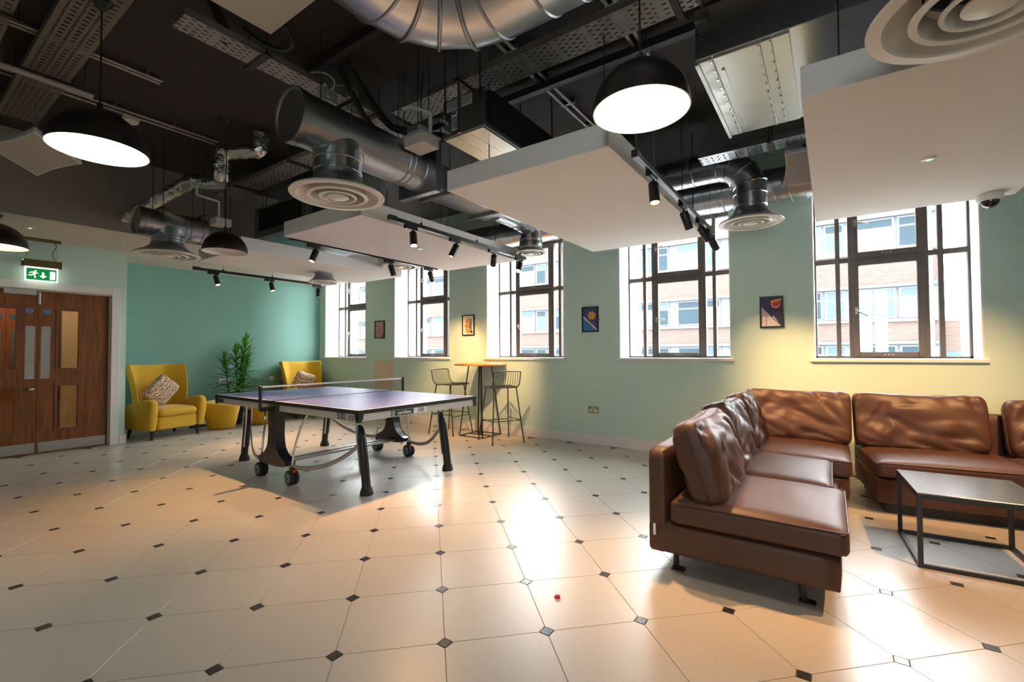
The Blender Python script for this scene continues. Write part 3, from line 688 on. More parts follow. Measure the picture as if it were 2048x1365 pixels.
# big bright duct elbow overhead
t=thing('duct_elbow','large shiny segmented duct elbow overhead','duct',(-1.5,1.35,2.72))
P=lambda n,b,m,**k: obj(n,b,m,t,world=True,smooth=True,**k)
RBD=.245; zc=2.97; R0=.36
ex,ey=-1.62,1.68   # outer corner of the centre line
arc=[Vector((ex,-2.9,zc)),Vector((ex,ey-R0-.25,zc)),Vector((ex,ey-R0,zc))]+[Vector((ex+R0-R0*math.cos(a),ey-R0+R0*math.sin(a),zc)) for a in (PI/8,PI/4,3*PI/8)]+[Vector((ex+R0,ey,zc)),Vector((ex+R0+.25,ey,zc)),Vector((3.9,ey,zc))]
bm=B(); tube(bm,arc,RBD,40); P('elbow_body',bm,GALV,angle=12)
bm=B()
for i in range(1,len(arc)-1):
    bm=B(); d=(arc[i+1]-arc[i-1]).normalized(); a,b_=frame_axes(d); A=[ring(bm,arc[i]+d*s,a,b_,RBD*(1.0 if i in (1,2,6,7) else 1.02)+e,40) for s,e in ((-.010,0),(-.003,.006),(.003,.006),(.010,0))]
    for u,v in zip(A,A[1:]): bridge(bm,u,v)
    P('elbow_seam',bm,GALV2)
bm=B()
for k in range(1,9):
    for p,d in ((Vector((ex,ey-R0-.25-k*.16,zc)),Vector((0,1,0))),(Vector((ex+R0+.25+k*.16,ey,zc)),Vector((1,0,0)))):
        bm=B(); a,b_=frame_axes(d); A=[ring(bm,p+d*s,a,b_,RBD+e,40) for s,e in ((-.005,0),(0,.004),(.005,0))]
        for u,v in zip(A,A[1:]): bridge(bm,u,v)
        P('spiral_seam',bm,GALV2)
bm=B(); cyl(bm,(ex,.3,zc+RBD),(ex,.3,ZS),.006,6); cyl(bm,(.5,ey,zc+RBD),(.5,ey,ZS),.006,6); P('hanger',bm,RODM)
# ---- fan coil units
def rivets(bm,pts,n,r=.006):
    for p in pts: cyl(bm,Vector(p)-Vector(n)*.002,Vector(p)+Vector(n)*.005,r,6)
SHEET=mat('pale_zinc_sheet',(.52,.53,.49),.35,metal=.85,noise_amt=.12,noise_scale=10,rvar=.08)
t=thing('fan_coil_unit','fan coil unit with pale zinc underside beside the raft with the dome camera','fan coil unit',(-.3,3.3,2.9))
P=lambda n,b,m,**k: obj(n,b,m,t,world=True,**k)
bm=B(); box(bm,(-.615,2.75,2.905),(.42,3.86,3.2)); bevel(bm,.004,1); P('casing',bm,GALV)
for x0,x1 in ((-.60,-.53),(-.525,-.29),(-.287,-.235),(-.232,-.15)):
    bm=B(); box(bm,(x0,2.77,2.894),(x1,3.85,2.906)); bevel(bm,.002,1); P('underside_panel',bm,SHEET)
bm=B(); box(bm,(-.50,2.9,2.885),(-.485,3.75,2.896)); P('rib',bm,SHEET)
bm=B(); rivets(bm,[(x,2.79+i*.105,2.893) for i in range(11) for x in (-.54,-.30,-.24)],(0,0,-1)); rivets(bm,[(x,2.749,z) for x in (-.6,-.57,-.2,.05) for z in (2.93,3.05,3.17)],(0,-1,0)); P('rivets',bm,CHROME)
for x in (-.57,.36):
    for y in (2.85,3.75):
        bm=B(); cyl(bm,(x,y-.12 if y<3 else y,3.0),(x,y-.12 if y<3 else y,3.238 if y<3 else ZS),.006,8); cbox(bm,(x,y-.13 if y<3 else y,3.12),(.07,.06,.05)); P('hanger_bracket',bm,GALV2)
bm=B(); box(bm,(-.62,2.76,2.88),(-.60,3.86,2.93)); P('edge_rail',bm,SHEET)
t=thing('fan_coil_unit','dark fan coil unit with paper labels and a black lined intake, above the pendant raft','fan coil unit',(-2.12,3.0,2.79))
P=lambda n,b,m,**k: obj(n,b,m,t,world=True,**k)
bm=B(); box(bm,(-2.33,2.46,2.80),(-1.94,3.5,3.08)); bevel(bm,.004,1); P('casing',bm,GALV2)
bm=B(); box(bm,(-1.939,2.50,2.83),(-1.915,3.4,3.06)); P('intake_lining',bm,mat('black_duct_lining',(.004,.004,.004),.95))
for x0,x1 in ((-2.32,-2.21),(-2.208,-2.09),(-2.088,-1.96)):
    bm=B(); box(bm,(x0,2.47,2.792),(x1,3.48,2.801)); P('underside_panel',bm,SHEET)
PAPER=mat('paper_label',(.62,.64,.68),.7); INK=mat('black_ink',(.02,.02,.02),.7)
bm=B(); box(bm,(-2.29,2.456,2.99),(-2.05,2.4605,3.065)); lb=P('paper_label',bm,PAPER)
bm=B()
for i in range(6): box(bm,(-2.28,2.4545,3.0+i*.01),(-2.06,2.4562,3.004+i*.01))
P('print_lines',bm,mat('grey_ink',(.25,.26,.3),.7),lb) if False else obj('print_lines',bm,mat('grey_ink',(.25,.26,.3),.7),lb,world=True)
bm=B(); box(bm,(-2.24,2.456,2.84),(-2.15,2.4605,2.975)); lb=P('energy_label',bm,PAPER)
bm=B(); box(bm,(-2.235,2.4545,2.955),(-2.20,2.4562,2.97))
for i in range(8): box(bm,(-2.235,2.4545,2.85+i*.011),(-2.16-.004*i,2.4562,2.855+i*.011))
obj('print_lines',bm,INK,lb,world=True)
bm=B(); box(bm,(-2.17,2.440,2.80),(-2.145,2.457,3.16)); P('strut_channel',bm,GALV)
bm=B(); rivets(bm,[(-2.32,2.459,2.82+i*.03) for i in range(3)]+[(-1.965,2.459,2.85+i*.05) for i in range(4)]+[(-2.31,2.459,3.04),(-2.30,2.459,2.9),(-1.95,2.459,3.05)],(0,-1,0)); P('rivets',bm,CHROME)
for x in (-2.30,-1.97):
    for y in (2.45,3.45):
        bm=B(); cyl(bm,(x,y,3.0),(x,y,ZS),.006,8); P('hanger_rod',bm,RODM)
for z in (2.86,2.93):
    bm=B(); cyl(bm,(-2.31,2.46,z),(-2.31,2.425,z),.02,12); P('cable_gland',bm,CHROME,smooth=True)
# condensate pump box with white pipe
t=thing('condensate_pump','grey condensate pump box with a bent white pipe beside the labelled fan coil unit','pump',(-2.440,2.33,2.71))
P=lambda n,b,m,**k: obj(n,b,m,t,world=True,**k)
bm=B(); box(bm,(-2.530,2.26,2.715),(-2.330,2.42,2.79)); bevel(bm,.006,2); P('tray_box',bm,BEIGEP)
bm=B(); box(bm,(-2.540,2.25,2.785),(-2.320,2.43,2.797)); P('lid_rim',bm,GREYP)
bm=B(); box(bm,(-2.520,2.28,2.795),(-2.390,2.40,2.87)); bevel(bm,.01,2); P('motor_cover',bm,GREYP)
bm=B()
for i in range(7): box(bm,(-2.505+i*.016,2.277,2.83),(-2.498+i*.016,2.2805,2.862))
P('vent_slots',bm,INK)
bm=B(); tube(bm,fillet([(-2.360,2.36,2.79),(-2.360,2.36,2.965),(-2.490,2.30,3.03),(-2.555,2.27,3.02)],.02,3),.0135,12); P('white_pipe',bm,PVC,smooth=True)
bm=B(); tube(bm,bez((-2.390,2.33,2.80),(-2.410,2.30,2.9),(-2.430,2.33,3.0),(-2.440,2.36,3.3),10),.005,6); P('tie_cable',bm,BLACKP)
bm=B(); cyl(bm,(-2.490,2.36,2.86),(-2.490,2.36,ZS),.004,6); P('hanger_rod',bm,RODM)
# lagged black pipes
def pipe(name,label,pts,r,m,cat='pipe',fil=.1,n=12,rods=(),group=None):
    t=thing(name,label,cat,Vector(pts[0]),0,group)
    bm=B(); pp=fillet(pts,fil,4)
    if m is FOIL:
        fine=[]
        for a,b_ in zip(pp,pp[1:]):
            k=max(1,int((b_-a).length/.03)); fine+=[a.lerp(b_,i/k) for i in range(k)]
        pp=fine+[pp[-1]]
    tube(bm,pp,r,n)
    if m is FOIL:
        for v in bm.verts:
            c=min(pp,key=lambda q:(q-v.co).length_squared); d=v.co-c; v.co+=d*(.16*noise.noise(v.co*22)+.10*noise.noise(v.co*55))
    obj('pipe_run',bm,m,t,world=True,smooth=True,angle=18 if m is FOIL else 40)
    for p in rods:
        bm=B(); cyl(bm,p,(p[0],p[1],ZS),.004,6); obj('hanger_rod',bm,RODM,t,world=True)
    return t
LAG=mat('black_foam_lagging',(.012,.012,.013),.8)
pipe('lagged_pipe','black lagged refrigerant pipe dropping behind the condensate pump',[(-3.0,2.1,3.45),(-2.98,2.35,3.2),(-2.95,2.5,3.08),(-2.52,2.6,2.93),(-2.34,2.62,2.9)],.03,LAG,rods=[(-2.7,2.56,2.98)])
pipe('lagged_pipe','second black lagged refrigerant pipe looping below the cable tray',[(-3.1,2.1,3.45),(-3.08,2.35,3.12),(-3.0,2.48,2.99),(-2.60,2.52,2.87),(-2.34,2.54,2.84)],.024,LAG,rods=[(-2.8,2.5,2.93)])
# ---- foil-wrapped pipe by the bulkhead
pipe('foil_wrapped_pipe','crumpled foil-wrapped pipe climbing from the bulkhead with two bends',[(-6.66,1.75,2.80),(-5.62,2.05,3.10),(-5.46,2.14,3.06),(-5.30,2.22,3.06),(-5.12,2.12,3.06),(-5.10,2.12,3.29),(-4.74,2.32,3.29),(-4.72,2.32,3.46)],.07,FOIL,fil=.03,n=20)
# ---- perforated cable trays: the base is a real sheet with the slots left open
def tray(name,label,axis,a0,a1,b0,b1,z,m,cell=.012,pat='slot',lip=.05,rods=3,group='perforated cable trays'):
    t=thing(name,label,'cable tray',((a0+a1)/2 if axis==0 else (b0+b1)/2,(b0+b1)/2 if axis==0 else (a0+a1)/2,z),0,group)
    def W(a,b,zz): return (a,b,zz) if axis==0 else (b,a,zz)
    na=int((a1-a0)/cell); nb=max(6,int(round((b1-b0)/(cell*.8)))); da=(a1-a0)/na; db=(b1-b0)/nb
    V={}; F=[]; VL=[]
    def vid(i,j):
        if (i,j) not in V: V[(i,j)]=len(VL); VL.append(W(a0+i*da,b0+j*db,z))
        return V[(i,j)]
    def hole(i,j):
        if j<1 or j>=nb-1: return False
        if pat=='slot':
            k=i%16
            if k>=13: return False
            return (j%4==1 and k%6 in (0,1)) or (j%4==3 and k%6 in (3,4))
        k=i%3
        if j%5==2: return i%2==0
        return (j%5 in (0,4)) and i%3==0
    for i in range(na):
        for j in range(nb):
            if hole(i,j): continue
            F.append((vid(i,j),vid(i+1,j),vid(i+1,j+1),vid(i,j+1)))
    me=bpy.data.meshes.new('tray_base'); 
    L=Vector(((a0+a1)/2 if axis==0 else (b0+b1)/2,(b0+b1)/2 if axis==0 else (a0+a1)/2,z))
    me.from_pydata([tuple(Vector(v)-L) for v in VL],[],F); me.materials.append(m); o=bpy.data.objects.new('tray_base',me); C.objects.link(o); o.parent=t
    md=o.modifiers.new('sheet','SOLIDIFY'); md.thickness=.0015
    for b in (b0,b1):
        bm=B(); s=.002; p=W(a0,b-s/2,z); q=W(a1,b+s/2,z+lip); box(bm,tuple(map(min,p,q)),tuple(map(max,p,q))); obj('side_flange',bm,m,t,world=True)
    for k in range(rods):
        a=a0+(a1-a0)*(k+.5)/rods
        bm=B()
        p=W(a-.02,b0-.05,z-.021); q=W(a+.02,b1+.05,z-.0015); box(bm,tuple(map(min,p,q)),tuple(map(max,p,q)))
        for b in (b0-.03,b1+.03): cyl(bm,W(a,b,z-.03),W(a,b,ZS),.005,6)
        obj('trapeze_hanger',bm,RODM,t,world=True)
    return t
tray('cable_tray','wide brown perforated cable tray heading for the bulkhead above a lit pendant',0,-6.0,-1.6,.665,.922,3.36,TRAYP,cell=.018,pat='dot',rods=2)
tray('cable_tray','second wide brown cable tray behind the one above the lit pendant',0,-6.0,-2.4,.26,.525,3.36,TRAYP,cell=.02,pat='dot',rods=1)
tray('cable_tray','slotted steel cable tray carrying two junction boxes above the duct tee',1,1.10,3.0,-3.36,-3.17,3.28,TRAYM,cell=.014,rods=2)
tray('cable_tray','long slotted steel cable tray crossing above the pendant raft',0,-3.02,1.6,2.56,2.80,3.26,TRAYM,cell=.014,rods=3)
tray('cable_tray','slotted steel cable tray over the far pendant and the foil-wrapped pipe',0,-6.4,-4.0,2.58,2.82,3.24,TRAYM,cell=.016,rods=2)
tray('cable_tray','short pale cable tray between the fan coil unit and the spiral duct',0,-.95,1.3,4.30,4.50,2.96,GALV,cell=.016,pat='dot',rods=2)
# junction boxes on the tray
for k,(y,lab) in enumerate(((2.03,'grey junction box with white cable loop, on the slotted tray'),(2.24,'grey junction box with white cable loop, nearer the fan coil unit on the slotted tray'))):
    x=-3.13; z=3.19
    t=thing('junction_box',lab,'junction box',(x,y,z-.05))
    P=lambda n,b,m,**kk: obj(n,b,m,t,world=True,**kk)
    bm=B(); cbox(bm,(x,y,z),(.07,.13,.10)); bevel(bm,.005,2); P('box_body',bm,GREYP)
    bm=B(); cbox(bm,(x-.02,y,z+.07),(.012,.05,.045)); P('bracket',bm,GALV2)
    bm=B(); box(bm,(x+.034,y-.03,z-.03),(x+.0362,y,z-.005)); box(bm,(x+.034,y+.02,z-.01),(x+.0362,y+.04,z+.005)); P('label_sticker',bm,PAPER)
    for dy in (-.03,.03):
        bm=B(); cyl(bm,(x+.02,y+dy,z+.048),(x+.02,y+dy,z+.075),.013,10); P('cable_gland',bm,PVC,smooth=True)
    bm=B(); tube(bm,bez((x+.02,y+.03,z+.07),(x+.03,y+.10,z+.17),(x-.05,y-.02,z+.26),(x-.09,y-.15,z+.11),14),.006,8); P('cable',bm,PVC,smooth=True)
# conduits on the slab
def conduit(label,y0,y1,x,z,r,n=2,d=.05):
    t=thing('conduit',label,'conduit',(x,(y0+y1)/2,z-r))
    for k in range(n):
        bm=B(); cyl(bm,(x+k*d,y0,z),(x+k*d,y1,z),r,10); obj('conduit_pipe',bm,TRAYM,t,world=True,smooth=True)
    y=y0+.2
    while y<y1:
        bm=B(); cbox(bm,(x+(n-1)*d/2,y,(z+ZS)/2),(n*d*.9,.02,ZS-z)); obj('saddle_clip',bm,GALV2,t,world=True); y+=.45
    return t
conduit('pair of surface conduits on the dark soffit beside the smoke detector',.2,2.15,-5.28,3.465,.012,2,-.08)
conduit('short pair of conduits on the soffit crossing the lit pendant cord',.2,1.40,-4.52,3.465,.012,2,.05)
conduit('low steel channel crossing under the wide brown tray',-.1,1.04,-4.78,3.27,.016,2,.03)
conduit('long surface conduit on the soffit behind the slotted crossing tray',1.2,4.4,-1.95,3.465,.014,2,.07)
conduit('surface conduit on the soffit above the pendant raft',1.2,4.4,-1.15,3.465,.016,2,.06)
# steel struts
bm=B(); box(bm,(-3.9,3.20,3.40),(1.5,3.26,3.46)); tag(obj('support_channel',bm,RODM),'dark support channel fixed across the soffit above the labelled fan coil unit','support channel')
bm=B(); box(bm,(-3.6,1.98,3.42),(1.0,2.03,3.47)); tag(obj('support_channel',bm,RODM),'support channel fixed across the soffit above the duct elbow','support channel')
for k,(p,q,lab) in enumerate((((-1.27,3.5,3.48),(-1.55,3.55,2.53),'thin diagonal brace rising from the pendant raft'),((-1.27,3.52,3.48),(-1.24,3.55,2.53),'thin upright brace rising from the pendant raft'))):
    bm=B(); tube(bm,[p,q],.011,6); tag(obj('diagonal_brace',bm,GALV2),lab,'brace')
# ---- smoke detectors
def detector(x,y,z,label,r=.05):
    t=thing('smoke_detector',label,'smoke detector',(x,y,z-.055))
    bm=B(); lathe(bm,[(0,0),(r,0),(r,-.02),(r*.92,-.022),(r*.9,-.028)],(x,y,z),28); obj('base',bm,WHITE,t,world=True,smooth=True)
    bm=B(); lathe(bm,[(r*.9,-.028),(r*.95,-.034),(r*.8,-.05),(r*.35,-.056),(0,-.056)],(x,y,z),28); obj('sensor_head',bm,WHITE,t,world=True,smooth=True)
    bm=B(); lathe(bm,[(r*.86,-.024),(r*.86,-.034)],(x,y,z),28); obj('vent_gap',bm,INK,t,world=True)
detector(-5.49,1.475,ZS,'white smoke detector on the soffit beside a lit pendant',.065)
detector(-3.42,.76,3.357,'round white detector under the wide brown cable tray',.045)
detector(-4.18,2.27,ZS,'dark round detector on the bare soffit above the foil-wrapped pipe',.05)
# ---- loudspeakers: curved square grilles
def speaker(c,yaw,tilt,s,label,ztop,spin=0.):
    t=thing('loudspeaker',label,'loudspeaker',c)
    M=Matrix.Translation(c)@Matrix.Rotation(yaw,4,'Z')@Matrix.Rotation(tilt,4,'X')@Matrix.Rotation(spin,4,'Z')
    n=10
    def outline(k,zz):
        pts=[]
        for (ax,ay),(bx,by) in (((-1,-1),(1,-1)),((1,-1),(1,1)),((1,1),(-1,1)),((-1,1),(-1,-1))):
            for i in range(n):
                u=i/n; x=ax+(bx-ax)*u; y=ay+(by-ay)*u; bow=.10*math.sin(PI*u)
                x-=bow*(1 if ax==bx and ax>0 else -1 if ax==bx else 0); y+=0
                pts.append(M@Vector((x*s*k,y*s*k,zz)))
        return pts
    bm=B(); A=[bm.verts.new(p) for p in outline(1,0)]; D=[bm.verts.new(p) for p in outline(.98,-.012)]; bm.faces.new(D); bridge(bm,A,D); E=[bm.verts.new(p) for p in outline(.96,.05)]; bridge(bm,E,A); F=[bm.verts.new(p) for p in outline(.6,.14)]; bridge(bm,F,E); bm.faces.new(F[::-1])
    obj('cabinet',bm,WHITE,t,world=True,smooth=True,angle=30)
    bm=B(); A=[bm.verts.new(p) for p in outline(.94,-.0125)]; D=[bm.verts.new(p) for p in outline(.93,-.016)]; bm.faces.new(D); bridge(bm,A,D); g_=obj('grille',bm,mat('taupe_speaker_grille',(.42,.38,.35),.7,bump=.3,bump_scale=500),t,world=True)
    bm=B(); p=M@Vector((-.6*s,-.35*s,-.0165)); cyl(bm,p,p+M.to_3x3()@Vector((0,0,-.003)),.007,10); obj('badge',bm,CHROME,g_,world=True)
    bm=B(); p=M@Vector((0,0,.12)); cyl(bm,p,(p.x,p.y,ztop),.012,8); obj('bracket_pole',bm,GALV2,t,world=True)
speaker((-5.42,.83,2.90),1.41,-.38,.20,'square curved loudspeaker with taupe grille near the bulkhead',3.357,.75)
speaker((-.15,4.62,2.80),.15,-.62,.165,'square loudspeaker tucked behind the raft with the dome camera',ZS)
# ---- boxes high overhead
t=thing('ceiling_fan_unit','beige ceiling unit with a black cable gland beside the slotted tray with junction boxes','ceiling unit',(-2.55,.98,3.18))
P=lambda n,b,m,**k: obj(n,b,m,t,world=True,**k)
bm=B(); box(bm,(-2.80,.55,3.19),(-2.30,1.43,3.42)); bevel(bm,.006,2); P('casing',bm,BEIGEP)
bm=B(); cyl(bm,(-2.70,1.43,3.22),(-2.70,1.47,3.22),.02,12); P('cable_gland',bm,BLACKP)
bm=B(); tube(bm,bez((-2.70,1.46,3.22),(-2.72,1.62,3.16),(-2.95,1.55,3.14),(-3.12,1.42,3.36),14),.014,8); P('black_cable',bm,BLACKP,smooth=True)
bm=B()
for x in (-2.75,-2.35): cyl(bm,(x,1.0,3.40),(x,1.0,ZS),.006,6)
P('hanger_rod',bm,RODM)
pipe('flexible_hose','black flexible hose hanging over the slotted tray',[(-3.25,1.28,3.5),(-3.2,1.30,3.40),(-3.22,1.36,3.32),(-3.27,1.36,3.30)],.03,LAG,'hose',.03)
pipe('white_drain_pipe','thin white drain pipe stepping down beside the far dark duct tee',[(-5.55,2.06,3.05),(-5.55,2.06,2.93),(-5.50,2.26,2.90),(-5.50,2.26,2.72)],.011,PVC,fil=.015,rods=[(-5.55,2.06,3.0)])
t=thing('condensate_pump','small beige pump box under the stepped white drain pipe','pump',(-5.5,2.28,2.63))
bm=B(); box(bm,(-5.57,2.20,2.63),(-5.43,2.36,2.71)); bevel(bm,.006,2); obj('tray_box',bm,BEIGEP,t,world=True)
bm=B(); cyl(bm,(-5.55,2.34,2.70),(-5.55,2.34,ZS),.008,8); obj('hanger_rod',bm,RODM,t,world=True)
# far unit above the far raft
t=thing('fan_coil_unit','large dark fan coil unit with black intake above the far raft','fan coil unit',(-5.2,3.6,2.75))
P=lambda n,b,m,**k: obj(n,b,m,t,world=True,**k)
bm=B(); box(bm,(-6.15,2.95,2.72),(-4.95,4.3,3.10)); bevel(bm,.005,1); P('casing',bm,GALV2)
bm=B(); box(bm,(-4.952,3.02,2.80),(-4.93,4.2,3.06)); P('intake_lining',bm,MATS['black_duct_lining'])
bm=B(); box(bm,(-6.0,2.93,2.80),(-5.05,2.952,3.06)); P('front_lining',bm,MATS['black_duct_lining'])
bm=B(); box(bm,(-4.965,2.93,2.70),(-4.925,4.31,2.745)); box(bm,(-4.965,2.93,3.07),(-4.925,4.31,3.11)); P('flange_rail',bm,GALV)
bm=B()
for x in (-6.05,-5.05):
    for y in (3.05,4.2): cyl(bm,(x,y,3.09),(x,y,ZS),.006,6)
P('hanger_rod',bm,RODM)
# ================================================================ DOOR, SIGNS, WALL FITTINGS
WOOD=wood_mat('walnut_door_veneer',(.085,.022,.004),(.27,.085,.016),(9,9,.7),.38,2.2)
dr=struct('door_1',loc=(XD,1.28,0))
def DP(n,bm,m,par=dr,**k): return obj(n,bm,m,par,world=True,**k)
xa=XD-.10
bm=B(); box(bm,(XD,DY1-.005,0),(XD+.018,DY1+.085,DZ+.085)); bevel(bm,.005,2); DP('architrave',bm,WHITE)
bm=B(); box(bm,(XD,DY0-.085,0),(XD+.018,DY0+.005,DZ+.085)); bevel(bm,.005,2); DP('architrave',bm,WHITE)
bm=B(); box(bm,(XD,DY0+.005,DZ-.005),(XD+.018,DY1-.005,DZ+.085)); bevel(bm,.005,2); DP('architrave',bm,WHITE)
bm=B(); box(bm,(XD-.16,DY1-.025,0),(XD-.001,DY1+.02,DZ+.02)); box(bm,(XD-.16,DY0-.02,0),(XD-.001,DY0+.025,DZ+.02)); box(bm,(XD-.16,DY0+.025,DZ-.025),(XD-.001,DY1-.025,DZ+.02)); DP('door_lining',bm,mat('beige_lining_paint',(.45,.38,.31),.5))
YM=1.282; XF=XD-.045
PGL=glass_mat('vision_panel_glass',(.9,.88,.85))
BEAD=wood_mat('walnut_bead',(.10,.035,.015),(.20,.08,.035),(6,6,2),.4,2.)
BLUE=mat('blue_sign_disc',(.02,.13,.36),.4)
for k,(y0,y1) in enumerate(((YM+.003,DY1-.028),(DY0+.028,YM-.003))):
    va,vb=(1.445,1.675) if k==0 else (.885,1.115)
    V=((.27,.845),(1.03,1.80))
    bm=B(); zz=[.008,V[0][0],V[0][1],V[1][0],V[1][1],DZ-.028]
    box(bm,(XF-.044,y0,zz[0]),(XF,va,zz[5])); box(bm,(XF-.044,vb,zz[0]),(XF,y1,zz[5]))
    for a,b_ in ((zz[0],zz[1]),(zz[2],zz[3]),(zz[4],zz[5])): box(bm,(XF-.044,va,a),(XF,vb,b_))
    lf=DP('door_leaf',bm,WOOD); lf['label']='walnut veneer door leaf with two vision panels'
    for a,b_ in V:
        bm=B(); e=.02
        box(bm,(XF-.05,va-.006,a-.006),(XF+.010,va+e,b_+.006)); box(bm,(XF-.05,vb-e,a-.006),(XF+.010,vb+.006,b_+.006)); box(bm,(XF-.05,va+e,a-.006),(XF+.010,vb-e,a+e)); box(bm,(XF-.05,va+e,b_-e),(XF+.010,vb-e,b_+.006))
        DP('glazing_bead',bm,BEAD,lf)
        bm=B(); box(bm,(XF-.026,va+e-.003,a+e-.003),(XF-.020,vb-e+.003,b_-e+.003)); DP('vision_pane',bm,PGL,lf)
    py=(1.308,1.392) if k==0 else (1.172,1.256)
    bm=B(); box(bm,(XF,py[0],.925),(XF+.002,py[1],1.575)); DP('push_plate',bm,STEEL,lf)
    bm=B()
    for z in (.945,1.36,1.555):
        for y in (py[0]+.012,py[1]-.012): cyl(bm,(XF+.001,y,z),(XF+.0035,y,z),.004,6)
    DP('plate_screws',bm,CHROME,lf)
    bm=B(); ky=(YM+.02,DY1-.04) if k==0 else (DY0+.04,YM-.012); box(bm,(XF,ky[0],.02),(XF+.002,ky[1],.14)); DP('kick_plate',bm,STEEL,lf)
    dy=(py[0]+py[1])/2+(.01 if k==0 else -.01); dz=1.76
    bm=B(); cyl(bm,(XF,dy,dz),(XF+.0025,dy,dz),.036,28); sg=DP('door_sign',bm,BLUE,lf)
    bm=B(); lathe(bm,[(.031,0),(.033,0)],(0,0,0),28); bmesh.ops.transform(bm,matrix=Matrix.Translation((XF+.003,dy,dz))@Matrix.Rotation(PI/2,4,'Y'),verts=list(bm.verts)); DP('sign_ring',bm,WHITE,sg)
    for s,zo in (('Fire door',.007),('keep shut',-.008)):
        bm=text_mesh(s,.0125); bmesh.ops.transform(bm,matrix=Matrix.Translation((XF+.003,dy,dz+zo))@Matrix.Rotation(PI/2,4,'Z')@Matrix.Rotation(PI/2,4,'X'),verts=list(bm.verts)); DP('sign_lettering',bm,WHITE,sg)
    if k==1:
        bm=B(); tube(bm,[(XF,1.228,.80),(XF+.02,1.228,.80)],.02,16); bmesh.ops.create_icosphere(bm,subdivisions=2,radius=.024,matrix=Matrix.Translation((XF+.034,1.228,.80))@Matrix.Diagonal((.7,1.25,.85,1))); DP('door_knob',bm,CHROME,lf,smooth=True)
bm=B(); box(bm,(XF+.002,.98,DZ-.08),(XD+.02,1.255,DZ-.018)); bevel(bm,.004,1); DP('door_closer',bm,mat('silver_closer',(.48,.46,.45),.4,metal=.3))
bm=B(); box(bm,(XF+.002,1.268,DZ-.19),(XF+.028,1.296,DZ-.03)); bevel(bm,.006,2); DP('closer_arm',bm,CHROME)
# exit sign
SY=1.278; SX=XD+.10
t=thing('exit_sign','lit green running man exit sign on chains above the double door','exit sign',(SX,SY,2.10))
P=lambda n,b,m,par=None,**k: obj(n,b,m,par or t,world=True,**k)
GOLD=mat('bronze_anodised_sign',(.20,.15,.06),.4,metal=.6)
bm=B(); box(bm,(SX-.02,SY-.165,2.60),(SX+.02,SY+.165,ZB)); bevel(bm,.003,1); P('ceiling_plate',bm,GOLD)
bm=B(); box(bm,(SX-.03,SY-.165,2.285),(SX+.03,SY+.165,2.372)); bevel(bm,.006,2); P('gear_housing',bm,GOLD)
bm=B(); box(bm,(SX-.032,SY-.172,2.283),(SX+.032,SY-.164,2.374)); box(bm,(SX-.032,SY+.164,2.283),(SX+.032,SY+.172,2.374)); P('end_caps',bm,BLACKP)
bm=B()
for i in range(15):
    zz=2.372+i*.0155+.008; 
    tube(bm,[(SX+.006*math.cos(a)*(i%2),SY-.13+.006*math.cos(a)*((i+1)%2),zz+.010*math.sin(a)) for a in [j*2*PI/10 for j in range(11)]],.0016,5,cap=False)
P('chain',bm,BRASS)
bm=B(); cyl(bm,(SX,SY+.125,2.37),(SX,SY+.125,2.6),.0015,5); P('chain_wire',bm,BRASS)
bm=B(); tube(bm,bez((SX,SY+.10,2.6),(SX,SY+.18,2.52),(SX+.01,SY+.03,2.52),(SX,SY+.12,2.37),14),.004,6); P('supply_cable',bm,BLACKP,smooth=True)
bm=B(); box(bm,(SX-.004,SY-.145,2.115),(SX+.004,SY+.145,2.287)); P('light_panel',bm,emis('exit_sign_white',(.95,1,.85),.9))
bm=B(); box(bm,(SX+.0042,SY-.130,2.128),(SX+.0052,SY+.130,2.268)); lp=P('green_field',bm,mat('exit_sign_green',(.0,.22,.06),.5,emit=(0,.20,.04),estr=.5))
WS=emis('exit_sign_symbol',(.95,1,.85),.8)
def flat(polys,y0,z0,s,x):
    bm=B()
    for poly in polys: bm.faces.new([bm.verts.new((x,y0+p[0]*s,z0+p[1]*s)) for p in poly])
    return bm
man=[[(.62+.1*math.cos(i*PI/6),.88+.1*math.sin(i*PI/6)) for i in range(12)],
     [(.28,.78),(.52,.80),(.66,.62),(.52,.38),(.36,.42),(.44,.60),(.34,.70),(.16,.56),(.10,.64)],
     [(.56,.74),(.66,.60),(.84,.62),(.84,.70),(.68,.70)],
     [(.50,.50),(.62,.40),(.66,.06),(.56,.06),(.52,.34),(.40,.42)],
     [(.40,.48),(.30,.30),(.02,.34),(.02,.43),(.26,.41),(.36,.52)]]
obj('running_man',flat(man,SY-.118,2.142,.105,SX+.0056),WS,lp,world=True)
obj('arrow',flat([[(.38,.9),(.62,.9),(.62,.42),(.38,.42)],[(.1,.42),(.9,.42),(.5,.02)]],SY-.03,2.148,.085,SX+.0056),WS,lp,world=True)
obj('doorway_symbol',flat([[(0,0),(.46,0),(.46,1),(0,1)]],SY+.072,2.143,.1,SX+.0056),WS,lp,world=True)
bm=B(); bmesh.ops.create_icosphere(bm,subdivisions=1,radius=.006,matrix=Matrix.Translation((SX+.032,SY-.166,2.355))); P('status_led',bm,emis('green_status_led',(.05,1,.2),6))
